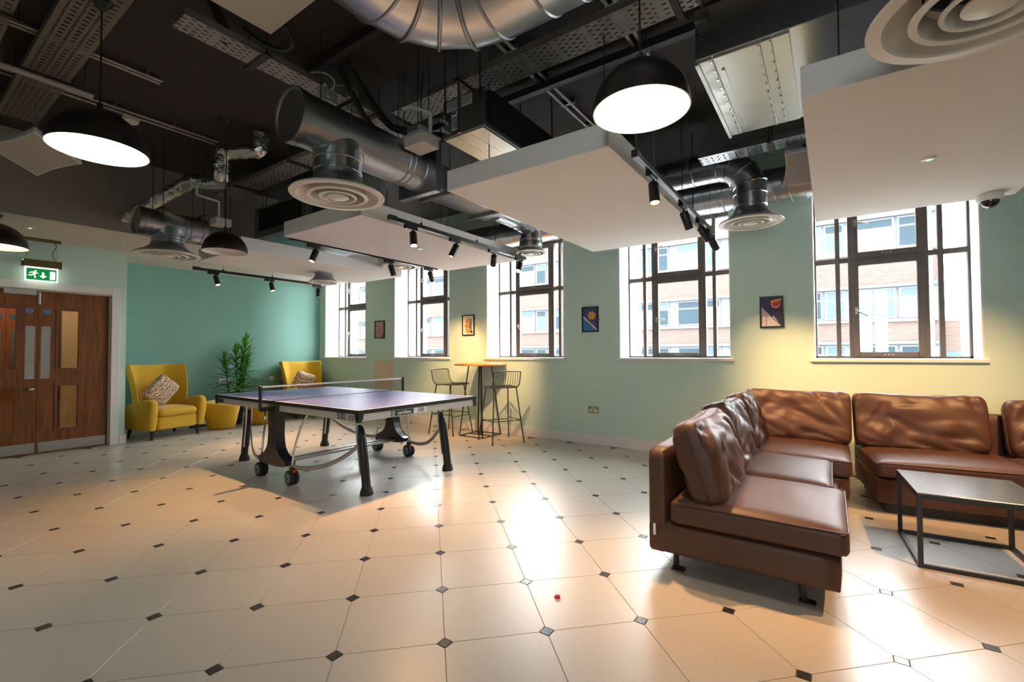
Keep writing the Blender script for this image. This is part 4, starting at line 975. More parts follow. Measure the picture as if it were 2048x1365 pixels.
# sockets
def plate(n,label,cat,y,z,w,h,face='teal',m=BRASS,holes=2,x=None):
    """wall plate; teal: on the end wall facing +x, window: on the window wall facing -y"""
    if face=='teal': base_=(XT,y,z-h/2); T=Matrix.Translation((XT,y,z))@Matrix.Rotation(PI/2,4,'Z')@Matrix.Rotation(PI/2,4,'X')
    else: base_=(x,YW,z-h/2); T=Matrix.Translation((x,YW,z))@Matrix.Rotation(PI/2,4,'X')
    t=thing(n,label,cat,base_)
    def Q(nm,b,mm,**k):
        bmesh.ops.transform(b,matrix=T,verts=list(b.verts)); return obj(nm,b,mm,t,world=True,**k)
    bm=B(); box(bm,(-w/2,-h/2,0),(w/2,h/2,.009)); bevel(bm,.002,1); Q('face_plate',bm,m)
    if holes>0:
        for k in range(holes):
            cx=(k-(holes-1)/2)*w*.48
            bm=B(); box(bm,(cx-w*.17,-h*.36,.0085),(cx+w*.17,h*.10,.0105)); Q('socket_insert',bm,WHITE)
            bm=B(); box(bm,(cx-.003,-.0,.0104),(cx+.003,h*.06,.0112)); box(bm,(cx-.013,-h*.26,.0104),(cx-.006,-h*.18,.0112)); box(bm,(cx+.006,-h*.26,.0104),(cx+.013,-h*.18,.0112)); Q('pin_holes',bm,INK)
            bm=B(); box(bm,(cx*.35-.008,h*.16,.0085),(cx*.35+.008,h*.38,.013)); Q('switch_rocker',bm,WHITE)
    elif holes==0:
        bm=B(); box(bm,(-.012,-.016,.0085),(.012,.016,.0115)); Q('outlet_insert',bm,mat('offwhite_plastic',(.66,.65,.62),.4))
    else:
        for k in range(-holes):
            bm=B(); cx=(k-(-holes-1)/2)*w*.22; box(bm,(cx-.010,-.012,.0085),(cx+.010,.012,.0105)); Q('data_port',bm,GREYP)
plate('wall_socket','brass double socket on the teal wall beside the pillow armchair','socket',3.02,.735,.146,.086)
plate('data_outlet','white data outlet plate on the teal wall behind the palm','data outlet',3.76,.735,.17,.086,m=WHITE,holes=-3)
plate('outlet_plate','plain white single outlet plate on the teal wall','outlet',4.60,.745,.086,.086,m=WHITE,holes=0)
plate('wall_socket','brass double socket on the teal wall beside the far armchair','socket',4.80,.74,.146,.086)
plate('wall_socket','brass double socket low on the sage window wall','socket',0,.458,.146,.09,face='window',x=-2.60)
# access hatch
t=thing('access_hatch','cream square access hatch in the sage wall under a picture','access hatch',(-6.815,YW-.002,.57))
bm=B(); box(bm,(-7.07,YW-.010,.56),(-6.56,YW-.001,1.08)); bevel(bm,.003,1); obj('hatch_frame',bm,mat('cream_hatch_paint',(.74,.58,.43),.5),t,world=True)
bm=B(); box(bm,(-7.045,YW-.0135,.585),(-6.585,YW-.009,1.055)); obj('hatch_door',bm,MATS['cream_hatch_paint'],t,world=True)
bm=B(); cyl(bm,(-7.02,YW-.0155,.79),(-7.02,YW-.013,.79),.009,10); obj('hatch_lock',bm,INK,t,world=True)
# framed prints on the piers
def flatm(n,c): return mat(n,c,.5)
def picture(x0,x1,z0,z1,label,draw):
    t=thing('framed_print',label,'picture',((x0+x1)/2,YW,z0),0,'framed prints on the window piers')
    P=lambda n,b,m,par=None: obj(n,b,m,par or t,world=True)
    f=.016; y0=YW-.022
    bm=B(); box(bm,(x0,y0,z0),(x0+f,YW-.001,z1)); box(bm,(x1-f,y0,z0),(x1,YW-.001,z1)); box(bm,(x0+f,y0,z0),(x1-f,YW-.001,z0+f)); box(bm,(x0+f,y0,z1-f),(x1-f,YW-.001,z1)); P('frame',bm,BLACKP)
    bm=B(); box(bm,(x0+f-.002,YW-.012,z0+f-.002),(x1-f+.002,YW-.003,z1-f+.002)); pr=P('print',bm,draw['bg'])
    ax,az,w,h=x0+f,z0+f,x1-x0-2*f,z1-z0-2*f
    for k,(polys,m) in enumerate(draw['shapes']):
        bm=B(); yy=YW-.0124-.0003*k
        for poly in polys: bm.faces.new([bm.verts.new((ax+min(1,max(0,p[0]))*w,yy,az+min(1,max(0,p[1]))*h)) for p in poly])
        P('printed_shape',bm,m,pr)
    for xx in (x0-.004,x1+.004):
        bm=B(); cbox(bm,(xx,YW-.006,(z0+z1)/2+.0),(.012,.008,.022)); P('security_clip',bm,BRASS)
    return t
def disc(cx,cy,r,asp=1.,n=24): return [(cx+r*math.cos(2*PI*i/n),cy+r*asp*math.sin(2*PI*i/n)) for i in range(n)]
def arc(cx,cy,r0,r1,a0,a1,asp=1.,n=14): 
    o=[]; 
    for i in range(n):
        a,b_=a0+(a1-a0)*i/n,a0+(a1-a0)*(i+1)/n
        o.append([(cx+r0*math.cos(a),cy+r0*asp*math.sin(a)),(cx+r1*math.cos(a),cy+r1*asp*math.sin(a)),(cx+r1*math.cos(b_),cy+r1*asp*math.sin(b_)),(cx+r0*math.cos(b_),cy+r0*asp*math.sin(b_))])
    return o
def band(p,q,w):
    d=Vector((q[0]-p[0],q[1]-p[1])).normalized(); n=Vector((-d.y,d.x))*w/2
    return [(p[0]+n.x,p[1]+n.y),(p[0]-n.x,p[1]-n.y),(q[0]-n.x,q[1]-n.y),(q[0]+n.x,q[1]+n.y)]
NAVY=flatm('navy_print',(.012,.025,.14)); ORNG=flatm('orange_print',(.75,.28,.02)); PWH=flatm('white_print',(.75,.72,.68)); SKYB=flatm('blue_print',(.03,.22,.50)); PINK=flatm('pink_print',(.55,.25,.28)); REDP=flatm('red_print',(.62,.05,.02)); PURP=flatm('indigo_print',(.035,.03,.10)); GRYP=flatm('grey_print',(.42,.40,.42)); YELP=flatm('yellow_print',(.8,.45,.05))
picture(-7.06,-6.785,1.497,1.826,'black framed pink print above the cream access hatch',dict(bg=PINK,shapes=[([[(.72,0),(1,0),(1,.36),(.86,.26)]],SKYB),([disc(.42,.36,.05,.8),[(.36,.42),(.44,.42),(.41,.5)]],REDP),([band((.3,.86),(.95,.72),.015)],PWH)]))
picture(-4.88,-4.628,1.498,1.828,'black framed print of three orange balls on blue and white',dict(bg=PWH,shapes=[([[(.25,.14),(.82,.14),(.82,.84),(.25,.84)]],SKYB),([band((.45,.2),(.9,.12),.12),band((.35,.42),(.6,.36),.1)],NAVY),([disc(.50,.74,.22,.72),disc(.40,.48,.22,.72),disc(.50,.22,.22,.72)],ORNG),(arc(.50,.74,.13,.15,.3,2.4,.72)+arc(.40,.48,.13,.15,.3,2.4,.72)+arc(.50,.22,.13,.15,.3,2.4,.72),PWH)]))
net=[band((i*.2-.8,0),(i*.2+.2,1),.018) for i in range(9)]+[band((i*.2+.8-1.2,1),(i*.2+.6-.2-.0,0),.018) for i in range(1,9)]
net=[[(max(0,min(1,p[0])),p[1]) for p in q] for q in net if all(-.02<=p[0]<=1.02 for p in q)]
for s_ in range(1,6):
    a=s_*.2
    net+=[band((0,1-a),(a,1),.018),band((0,a),(a,0),.018),band((1-a,0),(1,a),.018),band((1-a,1),(1,1-a),.018)]
picture(-2.749,-2.513,1.491,1.829,'black framed print of an orange ball before a blue net',dict(bg=NAVY,shapes=[([[(0,0),(.82,0),(0,.60)]],SKYB),(net,flatm('net_line_print',(.35,.42,.60))),([band((0,.62),(.98,.02),.09)],PWH),([disc(.62,.66,.27,.66)],ORNG),(arc(.52,.62,.20,.225,-.2,1.9,.66),PWH)]))
picture(-.627,-.403,1.476,1.812,'black framed print of a red ball over a white and indigo court',dict(bg=PURP,shapes=[([[(0,0),(.55,0),(.45,.36),(0,.70)]],GRYP),([[(0,0),(.95,0),(.62,.34),(0,.34)]],PWH),([band((.45,.36),(.9,.05),.03),band((.5,.55),(.98,.5),.02),band((.45,.62),(.98,.58),.02)],INK),([band((.22,.02),(.26,.34),.03),band((.05,.1),(.03,.34),.02)],REDP),([disc(.70,.78,.25,.68)],REDP),([band((.46,.86),(.98,.93),.055)],YELP),(arc(.70,.78,.17,.20,2.4,6.0,.68),PWH)]))
# ================================================================ FURNITURE
# ---- table tennis table (playing surface 2.74 x 1.525, .76 high)
TT=thing('table_tennis_table','purple-blue table tennis table with net on black and chrome wheeled frame','table',(-4.42,3.06,0),-.010); TT.scale=(.95,.95,1)
L2,W2=1.37,.7625
def TP(n,bm,m,par=None,**k): return obj(n,bm,m,par or TT,**k)
TOPM=mat('violet_blue_tabletop',(.11,.115,.37),.36,noise_amt=.05,noise_scale=6)
LINE=mat('white_table_line',(.80,.78,.76),.5); APRON=mat('grey_apron',(.46,.45,.44),.45)
for sg in (-1,1):
    x0,x1=(.004,L2) if sg>0 else (-L2,-.004)
    bm=B(); box(bm,(x0,-W2,.738),(x1,W2,.760)); tp=TP('table_half',bm,TOPM)
    bm=B(); w=.02; z0,z1=.7602,.7608
    xo=x1 if sg>0 else x0
    box(bm,(xo-(w if sg>0 else 0),-W2,z0),(xo+(0 if sg>0 else w),W2,z1)); box(bm,(x0,-W2,z0),(x1,-W2+w,z1)); box(bm,(x0,W2-w,z0),(x1,W2,z1)); box(bm,(x0,-.0015,z0),(x1,.0015,z1)); TP('white_lines',bm,LINE,tp)
    bm=B(); e=.010; ztop=.7595
    box(bm,(x0,-W2-e,.728),(x1,-W2,ztop)); box(bm,(x0,W2,.728),(x1,W2+e,ztop)); 
    if sg>0: box(bm,(L2,-W2-e,.728),(L2+e,W2+e,ztop))
    else: box(bm,(-L2-e,-W2-e,.728),(-L2,W2+e,ztop))
    TP('edge_band',bm,BLACKP,tp)
    bm=B(); a=.002
    box(bm,(x0,-W2-a,.668),(x1,-W2+.025,.728)); box(bm,(x0,W2-.025,.668),(x1,W2+a,.728)); xe=L2 if sg>0 else -L2; box(bm,(min(xe-.025*sg,xe+a*sg),-W2,.668),(max(xe-.025*sg,xe+a*sg),W2,.728)); TP('apron',bm,APRON,tp)
    for sy in (-1,1):
        bm=B(); cx,cy=xe,sy*W2
        prism(bm,[(0,0),(-.055,0),(-.045,-.05),(-.02,-.075),(0,-.075)],lambda p:Vector((cx+(p[0]+.008)*sg,cy+sy*.008,.735+p[1])),lambda p:Vector((cx+(p[0]+.008)*sg,cy-sy*.03,.735+p[1])))
        prism(bm,[(0,0),(-.055,0),(-.045,-.05),(-.02,-.075),(0,-.075)],lambda p:Vector((cx+sg*.0085,cy+sy*(p[0]+.008),.735+p[1])),lambda p:Vector((cx-sg*.03,cy+sy*(p[0]+.008),.735+p[1])))
        TP('corner_guard',bm,BLACKP)
# lettering on aprons
def letter(s,size,loc,face,m,bold=.0,shear=0.,par=None,space=1.):
    bm=text_mesh(s,size,bold,shear,space); R_={'-y':Matrix.Rotation(PI/2,4,'X'),'+x':Matrix.Rotation(PI/2,4,'Z')@Matrix.Rotation(PI/2,4,'X')}[face]
    bmesh.ops.transform(bm,matrix=Matrix.Translation(loc)@R_,verts=list(bm.verts)); return TP('lettering',bm,m,par)
bm=B(); box(bm,(L2+.002,-.42,.675),(L2+.0035,-.15,.722)); pl=TP('brand_plate',bm,INK)
letter('cornilleau',.042,(L2+.0040,-.262,.698),'+x',LINE,.0008,par=pl)
bm=B(); 
for a0,a1,r in ((.6,5.2,.017),(.6,5.2,.011)):
    pts=[Vector((L2+.0040,-.395+ (0 if r>.012 else .012)+r*math.cos(a),.698+r*math.sin(a))) for a in [a0+(a1-a0)*i/12 for i in range(13)]]
    tube(bm,pts,.0028,5)
TP('brand_emblem',bm,LINE,pl)
bm=B(); box(bm,(L2+.002,-.148,.675),(L2+.0032,.02,.722)); p2=TP('model_plate',bm,mat('white_sticker',(.75,.74,.73),.4))
letter('500',.055,(L2+.0040,-.062,.698),'+x',INK,.001,.25,par=p2)
letter('500',.078,(L2-.245,-W2-.0026,.697),'-y',INK,.0022,-.15,space=1.05)
letter('indoor',.016,(L2-.185,-W2-.0026,.676),'-y',INK,.0003)
bm=B()
for k in range(5): 
    x=L2-.14+k*.018; bm.faces.new([bm.verts.new(v) for v in ((x,-W2-.0026,.672),(x+.008,-W2-.0026,.672),(x+.008,-W2-.0026,.715),(x,-W2-.0026,.715))])
TP('apron_stripes',bm,INK)
bm=B(); box(bm,(-L2+.05,-W2-.006,.682),(-L2+.19,-W2-.001,.718)); bevel(bm,.004,1); TP('ball_holder_slot',bm,BLACKP)
# net
NETY=.915
bm=B(); z0,z1=.765,.905; 
n=122; 
for i in range(n+1):
    y=-NETY+.02+i*(2*NETY-.04)/n; box(bm,(-.0006,y-.0006,z0),(.0006,y+.0006,z1))
for j in range(11):
    z=z0+j*(z1-z0)/10; box(bm,(-.0006,-NETY+.02,z-.0006),(.0006,NETY-.02,z+.0006))
nt_=TP('net_mesh',bm,mat('dark_net_cord',(.03,.035,.05),.7)); nt_['kind']='stuff'
bm=B(); box(bm,(-.003,-NETY+.02,.897),(.003,NETY-.02,.9125)); TP('net_tape',bm,mat('white_net_tape',(.80,.72,.72),.7))
bm=B(); cyl(bm,(0,-NETY+.02,.766),(0,NETY-.02,.766),.003,6); TP('net_cord',bm,BLACKP)
for sy in (-1,1):
    bm=B(); box(bm,(-.014,sy*NETY-.012,.69),(.014,sy*NETY+.012,.918)); bevel(bm,.004,1); np_=TP('net_post',bm,BLACKP)
    bm=B(); box(bm,(-.022,min(sy*W2,sy*NETY),.672),(.022,max(sy*W2,sy*NETY),.715)); bevel(bm,.006,2); TP('post_bracket',bm,BLACKP,np_)
    # central pedestal panel, concave flared skirt
    bm=B(); half=[(.085,.725),(.074,.62),(.066,.46),(.070,.38),(.092,.315),(.14,.262),(.215,.226),(.272,.212),(.276,.180),(.24,.162)]
    poly=[(-x,z) for x,z in half[::-1]]+[(x,z) for x,z in half]
    poly=poly[::-1]
    bot=[(.12,.150),(-.12,.150)]
    full=[(x,z) for x,z in half]+bot+[(-x,z) for x,z in half[::-1]]
    y0,y1=sy*.80,sy*.70
    prism(bm,full,lambda p:Vector((p[0],y0,p[1])),lambda p:Vector((p[0],y1,p[1]))); bevel(bm,.006,2)
    pd=TP('pedestal_panel',bm,BLACKP)
    bm=B(); yy=y0+sy*.0008
    for x in (-.045,.045): box(bm,(x-.003,min(yy,y0),.34),(x+.003,max(yy,y0),.66))
    box(bm,(-.022,min(yy,y0),.30),(.022,max(yy,y0),.47)); TP('pedestal_trim',bm,mat('gloss_black_trim',(.004,.004,.004),.15),pd)
    for zc_,dp in ((.57,.02),(.33,.03)):
        bm=B(); tube(bm,[(-.05+.1*i/8,yy,zc_-dp*math.sin(PI*i/8)) for i in range(9)],.0022,5); TP('orange_pinstripe',bm,mat('orange_pinstripe',(.45,.10,.02),.5),pd)
    if sy<0:
        bm=text_mesh('cornilleau',.012); bmesh.ops.transform(bm,matrix=Matrix.Translation((0,y0-.002,.232))@Matrix.Rotation(PI/2,4,'X'),verts=list(bm.verts)); TP('lettering',bm,GREYP,pd)
    # wheels: pairs at each end of the pedestal
    for sx in (-1,1):
        cx=sx*.30; cy=sy*.75; wr=.068
        for k,o_ in enumerate((-.028,.028)):
            a=(cx,cy+o_-.016,wr); b_=(cx,cy+o_+.016,wr)
            bm=B(); A=[]
            ax=Vector((0,1,0)); u,v=frame_axes(ax)
            for s_,rr in ((-.016,.045),(-.016,wr-.008),(-.010,wr),(.010,wr),(.016,wr-.008),(.016,.045)): A.append(ring(bm,Vector((cx,cy+o_+s_,wr)),u,v,rr,32))
            for p,q in zip(A,A[1:]): bridge(bm,p,q)
            wh=TP('wheel_tyre',bm,RUBBER,smooth=True)
            bm=B(); cyl(bm,(cx,cy+o_-.0165,wr),(cx,cy+o_+.0165,wr),.016,16)
            for s_ in range(5):
                th=2*PI*s_/5+.3; d=Vector((math.cos(th),0,math.sin(th))); tube(bm,[Vector((cx,cy+o_,wr))+d*.012,Vector((cx,cy+o_,wr))+d*.046],.0135,6)
            A=[ring(bm,Vector((cx,cy+o_+s_,wr)),u,v,rr,32) for s_,rr in ((-.0168,.0465),(-.0168,.040),(.0168,.040),(.0168,.0465))]
            for p,q in zip(A,A[1:]): bridge(bm,p,q)
            TP('wheel_rim',bm,mat('grey_wheel_rim',(.33,.33,.34),.4,metal=.3),wh,smooth=True)
        bm=B(); cyl(bm,(cx,cy-.055,wr),(cx,cy+.055,wr),.007,10); cyl(bm,(cx,cy,wr),(cx,cy,.175),.012,10); cbox(bm,(cx,cy,.15),(.05,.03,.03)); TP('castor_fork',bm,BLACKP)
        if sx>0:
            bm=B(); prism(bm,[(0,0),(.05,.012),(.06,.03),(.03,.034),(.0,.02)],lambda p:Vector((cx+p[0]-.0,cy-.012,.105+p[1])),lambda p:Vector((cx+p[0],cy+.012,.105+p[1]))); TP('brake_pedal',bm,mat('red_brake_lever',(.75,.05,.02),.4))
        # chrome upright from castor to the table edge, and curved brace to the leg
        bm=B(); tube(bm,bez((cx,cy,.17),(cx+sx*.02,cy-sy*.02,.42),(cx+sx*.03,cy-sy*.08,.56),(cx+sx*.16,cy-sy*.09,.69),14),.011,10); TP('chrome_upright',bm,CHROME,smooth=True)
        lx,ly=sx*1.06,sy*.53
        bm=B(); tube(bm,bez((cx,cy,.175),(cx+sx*.30,cy-sy*.02,.14),(lx-sx*.20,ly+sy*.05,.24),(lx-sx*.03,ly,.40),18),.008,10,flat=2.4); TP('curved_brace',bm,mat('satin_grey_tube',(.42,.41,.40),.3,metal=.8),smooth=True)
        # leg: leaning black shell with chrome tubes and foot
        fx,fy=sx*1.17,sy*.53
        ax_=sx*1.085
        p0=Vector((ax_,fy,.565)); p3=Vector((fx,fy,.05))
        pts=bez(p0,(ax_+sx*.022,fy,.42),(fx-sx*.025,fy,.25),p3,10)
        bm=B(); rads=[.030,.036,.040,.041,.042,.042,.042,.042,.042,.043,.044]
        rings_=[]
        for i,p in enumerate(pts): rings_.append(ring(bm,p,Vector((1,0,0)),Vector((0,1,0)),rads[i]*1.0,20,rads[i]*.9))
        for i,vv in enumerate(rings_[0]): vv.co.z+= (vv.co.x-p0.x)*(-sx)*.9
        for p,q in zip(rings_,rings_[1:]): bridge(bm,p,q)
        bm.faces.new(rings_[0][::-1]); bm.faces.new(rings_[-1]); lg=TP('leg',bm,BLACKP,smooth=True)
        bm=B(); lathe(bm,[(0,0),(.058,0),(.060,.012),(.050,.05),(.044,.065),(0,.065)],(fx,fy,0),20); TP('foot',bm,RUBBER,lg,smooth=True)
        for o_ in (-.030,.030):
            bm=B(); tube(bm,[Vector((ax_-sx*.035,fy+o_,.70)),Vector((ax_-sx*.03,fy+o_,.62))]+[p+Vector((-sx*.034,o_,0)) for p in pts[2:9]],.009,8); TP('chrome_tube',bm,CHROME,lg,smooth=True)
for y in (-.05,.05):
    bm=B(); box(bm,(-.03+ (0.0),-.70,.168) if y<0 else (.07,-.70,.168),(.01,.70,.192) if y<0 else (.11,.70,.192)); TP('cross_rail',bm,MATS['satin_grey_tube'])
# ---- bar table
t=thing('bar_table','tall round wooden bar table on black wire frame','table',(-4.275,5.30,0))
bm=B(); lathe(bm,[(0,1.035),(.375,1.035),(.384,1.042),(.384,1.062),(.376,1.069),(0,1.069)],(0,0,0),56); obj('tabletop',bm,wood_mat('amber_oak_top',(.52,.20,.035),(.72,.36,.09),(1,7,1),.35,3.),t,smooth=True,angle=30)
for k,(sx,sy) in enumerate(((1,1),(-1,1),(-1,-1),(1,-1))):
    bm=B(); tube(bm,[(sx*.12,sy*.12,1.036),(sx*.215,sy*.215,.01)],.009,8); obj('leg',bm,BLACKM,t,smooth=True)
    bm=B(); a=(sx*.215,sy*.215,.012); b_=((-sy)*.215,sx*.215,.012); tube(bm,[a,b_],.007,8); obj('base_rail',bm,BLACKM,t,smooth=True)
for x in (-.03,.03):
    bm=B(); cyl(bm,(x,-.01,.012),(x*.5,0,1.036),.011,12); obj('centre_post',bm,BLACKM,t,smooth=True)
bm=B(); tube(bm,[(-.215,0,.012),(.215,0,.012)],.007,8); obj('base_rail',bm,BLACKM,t,smooth=True)
# ---- wire bar stools
GREYM=mat('graphite_wire',(.055,.05,.045),.4,metal=.4)
def stool(label,loc,rz):
    """faces +x; backrest at -x"""
    t=thing('bar_stool',label,'bar stool',loc,rz,'wire bar stools')
    zs=.755; hw=.20
    def prof(y,n=9):
        dip=-.012*(1-(y/hw)**2)
        return [Vector((.20,y,zs-.008)),Vector((.12,y,zs+dip)),Vector((.0,y,zs-.008+dip)),Vector((-.10,y,zs-.012+dip)),Vector((-.155,y,zs+.012+dip)),Vector((-.185,y,zs+.06)),Vector((-.20,y,zs+.13)),Vector((-.215,y,zs+.205))]
    def sm(pts):
        return fillet(pts,.06,3)
    for s in (-1,1):
        bm=B(); tube(bm,sm(prof(s*hw)),.008,8); obj('side_frame',bm,GREYM,t,smooth=True)
    bm=B(); tube(bm,fillet([(-.215,-hw,zs+.205),(-.225,-hw*.6,zs+.215),(-.225,hw*.6,zs+.215),(-.215,hw,zs+.205)],.06,3),.008,8); obj('back_rail',bm,GREYM,t,smooth=True)
    bm=B(); tube(bm,[(.20,-hw,zs-.008),(.215,0,zs-.012),(.20,hw,zs-.008)],.008,8); obj('front_rail',bm,GREYM,t,smooth=True)
    for i in range(1,11):
        bm=B(); y=-hw+2*hw*i/11; tube(bm,sm(prof(y)),.004,6); obj('wire',bm,GREYM,t,smooth=True)
    bm=B(); tube(bm,[(.05,-hw,zs-.016),(.05,hw,zs-.016)],.006,6); tube(bm,[(-.11,-hw,zs-.018),(-.11,hw,zs-.018)],.006,6); obj('under_rail',bm,GREYM,t)
    feet=[]
    for sx,sy in ((1,1),(1,-1),(-1,1),(-1,-1)):
        top=Vector((sx*.13-.01,sy*.17,zs-.015)); ft=Vector((sx*.235,sy*.235,0)); feet.append((top,ft))
        bm=B(); tube(bm,[top,ft],.009,8); lg=obj('leg',bm,GREYM,t,smooth=True)
        bm=B(); lathe(bm,[(0,0),(.011,0),(.011,.02),(0,.02)],ft,10); obj('foot_cap',bm,RUBBER,lg)
    def onleg(i,z): a,b_=feet[i]; k=(a.z-z)/a.z; return a.lerp(b_,k)
    for i,j in ((0,1),(1,3),(3,2),(2,0)):
        z=.30 if (i,j)!=(0,1) else .27
        bm=B(); tube(bm,[onleg(i,z),onleg(j,z)],.006,8); obj('footrest_rail',bm,GREYM,t,smooth=True)
    return t
stool('graphite wire bar stool at the bar table, on the side of the table tennis table',(-4.80,5.235,0),.06)
stool('graphite wire bar stool at the bar table, on the side of the wall socket',(-3.765,5.12,0),math.radians(152))
# ---- mustard armchairs
def armchair(label,loc,rz,flip=1):
    """faces +x"""
    t=thing('armchair',label,'armchair',loc,rz,'mustard wing armchairs')
    w=.355
    bm=softbox(.56,2*w-.14,.20,.03,0,8); bmesh.ops.translate(bm,vec=(-.26,-(w-.07),.13),verts=list(bm.verts)); obj('seat_base',bm,MUSTARD,t,smooth=True,angle=0)
    bm=softbox(.54,2*w-.17,.11,.05,.03,12); bmesh.ops.translate(bm,vec=(-.20,-(w-.085),.32),verts=list(bm.verts)); obj('seat_cushion',bm,MUSTARD,t,smooth=True,angle=0)
    # wing back: swept shell, wide at the top, with forward-curving wings
    bm=B(); nz,ny=14,18; front=[];back=[]
    for j in range(nz+1):
        v=j/nz; z=.16+v*.90; hw=(w-.03)+ (.075*v**1.3); lean=-.22-.16*v; rf=[];rb=[]
        for i in range(ny+1):
            u=i/ny*2-1; wing=.24*max(0,abs(u)-.5)**1.2/.5**1.2*(.35+.65*math.sin(PI*min(1,v*1.05)*.75))
            th=.055
            ztop=z+(.0 if v<1 else .012*abs(u)**2)
            y=hw*u
            rf.append(bm.verts.new((lean+wing+th,y*.985,ztop))); rb.append(bm.verts.new((lean+wing*.9-th*.6,y*1.0+(.02*(1 if u>0 else -1) if abs(u)>.8 else 0),ztop)))
        front.append(rf); back.append(rb)
    for j in range(nz):
        for i in range(ny):
            bm.faces.new((front[j][i],front[j][i+1],front[j+1][i+1],front[j+1][i])); bm.faces.new((back[j][i],back[j+1][i],back[j+1][i+1],back[j][i+1]))
        bm.faces.new((front[j][0],front[j+1][0],back[j+1][0],back[j][0])); bm.faces.new((front[j][ny],back[j][ny],back[j+1][ny],front[j+1][ny]))
    for i in range(ny): bm.faces.new((front[nz][i],front[nz][i+1],back[nz][i+1],back[nz][i])); bm.faces.new((front[0][i],back[0][i],back[0][i+1],front[0][i+1]))
    bk_=obj('wing_back',bm,MUSTARD,t,smooth=True,angle=0)
    md=bk_.modifiers.new('soft','BEVEL'); md.width=.022; md.segments=3; md.limit_method='ANGLE'; md.angle_limit=math.radians(50)
    for sy in (-1,1):
        bm=B(); prof=[(-.30,.14),(.30,.14),(.315,.20),(.345,.40),(.355,.50),(.335,.555),(.29,.58),(.20,.575),(.0,.535),(-.16,.50),(-.30,.48)]
        ny=6; sec=[]
        for k in range(ny+1):
            s_=k/ny; yy=sy*(w-.065+.105*s_); ins=.018*(1 if k in (0,ny) else (.004/.018 if k in (1,ny-1) else 0))
            cx,cz=.03,.34
            sec.append([bm.verts.new((x-(x-cx)/abs(x-cx+1e-6)*ins,yy+sy*.02*max(0,(z-.3))*1.2,z-((z-cz)/abs(z-cz+1e-6))*ins)) for x,z in prof])
        for a,b_ in zip(sec,sec[1:]): bridge(bm,a,b_)
        bm.faces.new(sec[0][::-1]); bm.faces.new(sec[-1]); obj('armrest',bm,MUSTARD,t,smooth=True,angle=50)
    for sx in (-1,1):
        for sy in (-1,1):
            bm=B(); x,y=(.25 if sx>0 else -.24),sy*(w-.04); 
            A=ring(bm,(x,y,.145),Vector((1,0,0)),Vector((0,1,0)),.028,10); D=ring(bm,(x+(.0 if sx>0 else -.04),y+sy*.005,0),Vector((1,0,0)),Vector((0,1,0)),.016,10); bridge(bm,A,D); bm.faces.new(A); bm.faces.new(D[::-1]); obj('leg',bm,DARKWOOD,t,smooth=True)
    return t
ch1=armchair('mustard wing armchair with knitted pillow beside the walnut door wall',(-8.20,2.66,0),math.radians(14))
ch2=armchair('mustard wing armchair with knitted pillow in the corner by the first window',(-8.42,5.03,0),math.radians(-3))
KNIT=weave_mat('brown_cream_knit',(.85,.74,.58),(.30,.17,.09),42)
def knit_pillow(label,M):
    bm=pillow(.40,.40,.13,20,20,.6); bmesh.ops.transform(bm,matrix=M,verts=list(bm.verts))
    tag(obj('knit_pillow',bm,KNIT,smooth=True,angle=0),label,'pillow','knitted pillows on the mustard armchairs')
def on_chair(ch,x,y,z,lean,roll,tw=0):
    return Matrix.Translation(ch.location)@Matrix.Rotation(ch.rotation_euler.z,4,'Z')@Matrix.Translation((x,y,z))@Matrix.Rotation(PI/2+tw,4,'Z')@Matrix.Rotation(lean,4,'X')@Matrix.Rotation(roll,4,'Y')
knit_pillow('knitted brown and cream pillow standing on one corner, on the armchair by the door wall',on_chair(ch1,-.03,-.03,.68,.32,.60,.1))
knit_pillow('knitted brown and cream pillow leaning in the armchair by the first window',on_chair(ch2,-.06,-.02,.66,.30,.32))
# ---- poufs
def pouf(label,x,y,rz):
    bm=B(); n=40; prof=[(.0,.004),(.60,.0),(.70,.012),(.74,.05),(.88,.22),(.97,.35),(.99,.39),(.96,.42),(.86,.432),(.5,.445),(0,.45)]
    rs=[]
    for r,z in prof:
        if r==0: rs.append([bm.verts.new((0,0,z))]); continue
        rs.append([bm.verts.new(((.265*r*(1+.07*math.cos(3*a)))*math.cos(a),(.265*r*(1+.07*math.cos(3*a)))*math.sin(a),z-(.02*math.cos(a) if z>.38 else 0))) for a in [2*PI*i/n for i in range(n)]])
    for A,Bv in zip(rs,rs[1:]):
        for i in range(n):
            j=(i+1)%n
            if len(A)==1: bm.faces.new((A[0],Bv[i],Bv[j]))
            elif len(Bv)==1: bm.faces.new((A[i],A[j],Bv[0]))
            else: bm.faces.new((A[i],A[j],Bv[j],Bv[i]))
    t=thing('pouf',label,'pouf',(x,y,0),rz,'mustard poufs')
    obj('upholstered_body',bm,MUSTARD,t,smooth=True,angle=0)
    bm=B(); pts=[(.262*(.985)*(1+.07*math.cos(3*a))*math.cos(a),.262*.985*(1+.07*math.cos(3*a))*math.sin(a),.402-.02*math.cos(a)) for a in [2*PI*i/48 for i in range(49)]]; tube(bm,pts,.004,5,cap=False); obj('seam_piping',bm,MUSTARD,t,smooth=True)
pouf('mustard pouf standing in front of the data outlet on the teal wall',-8.22,3.46,.4)
pouf('mustard pouf half hidden behind the table tennis table leg',-8.20,4.13,2.0)
# cable stub by the pouf
bm=B(); tube(bm,bez((-8.68,3.16,.015),(-8.6,3.24,.03),(-8.62,3.32,.03),(-8.74,3.45,.015),10),.016,8); tag(obj('power_adapter',bm,BLACKP,smooth=True),'short black power lead lying on the floor by the teal wall','power lead')
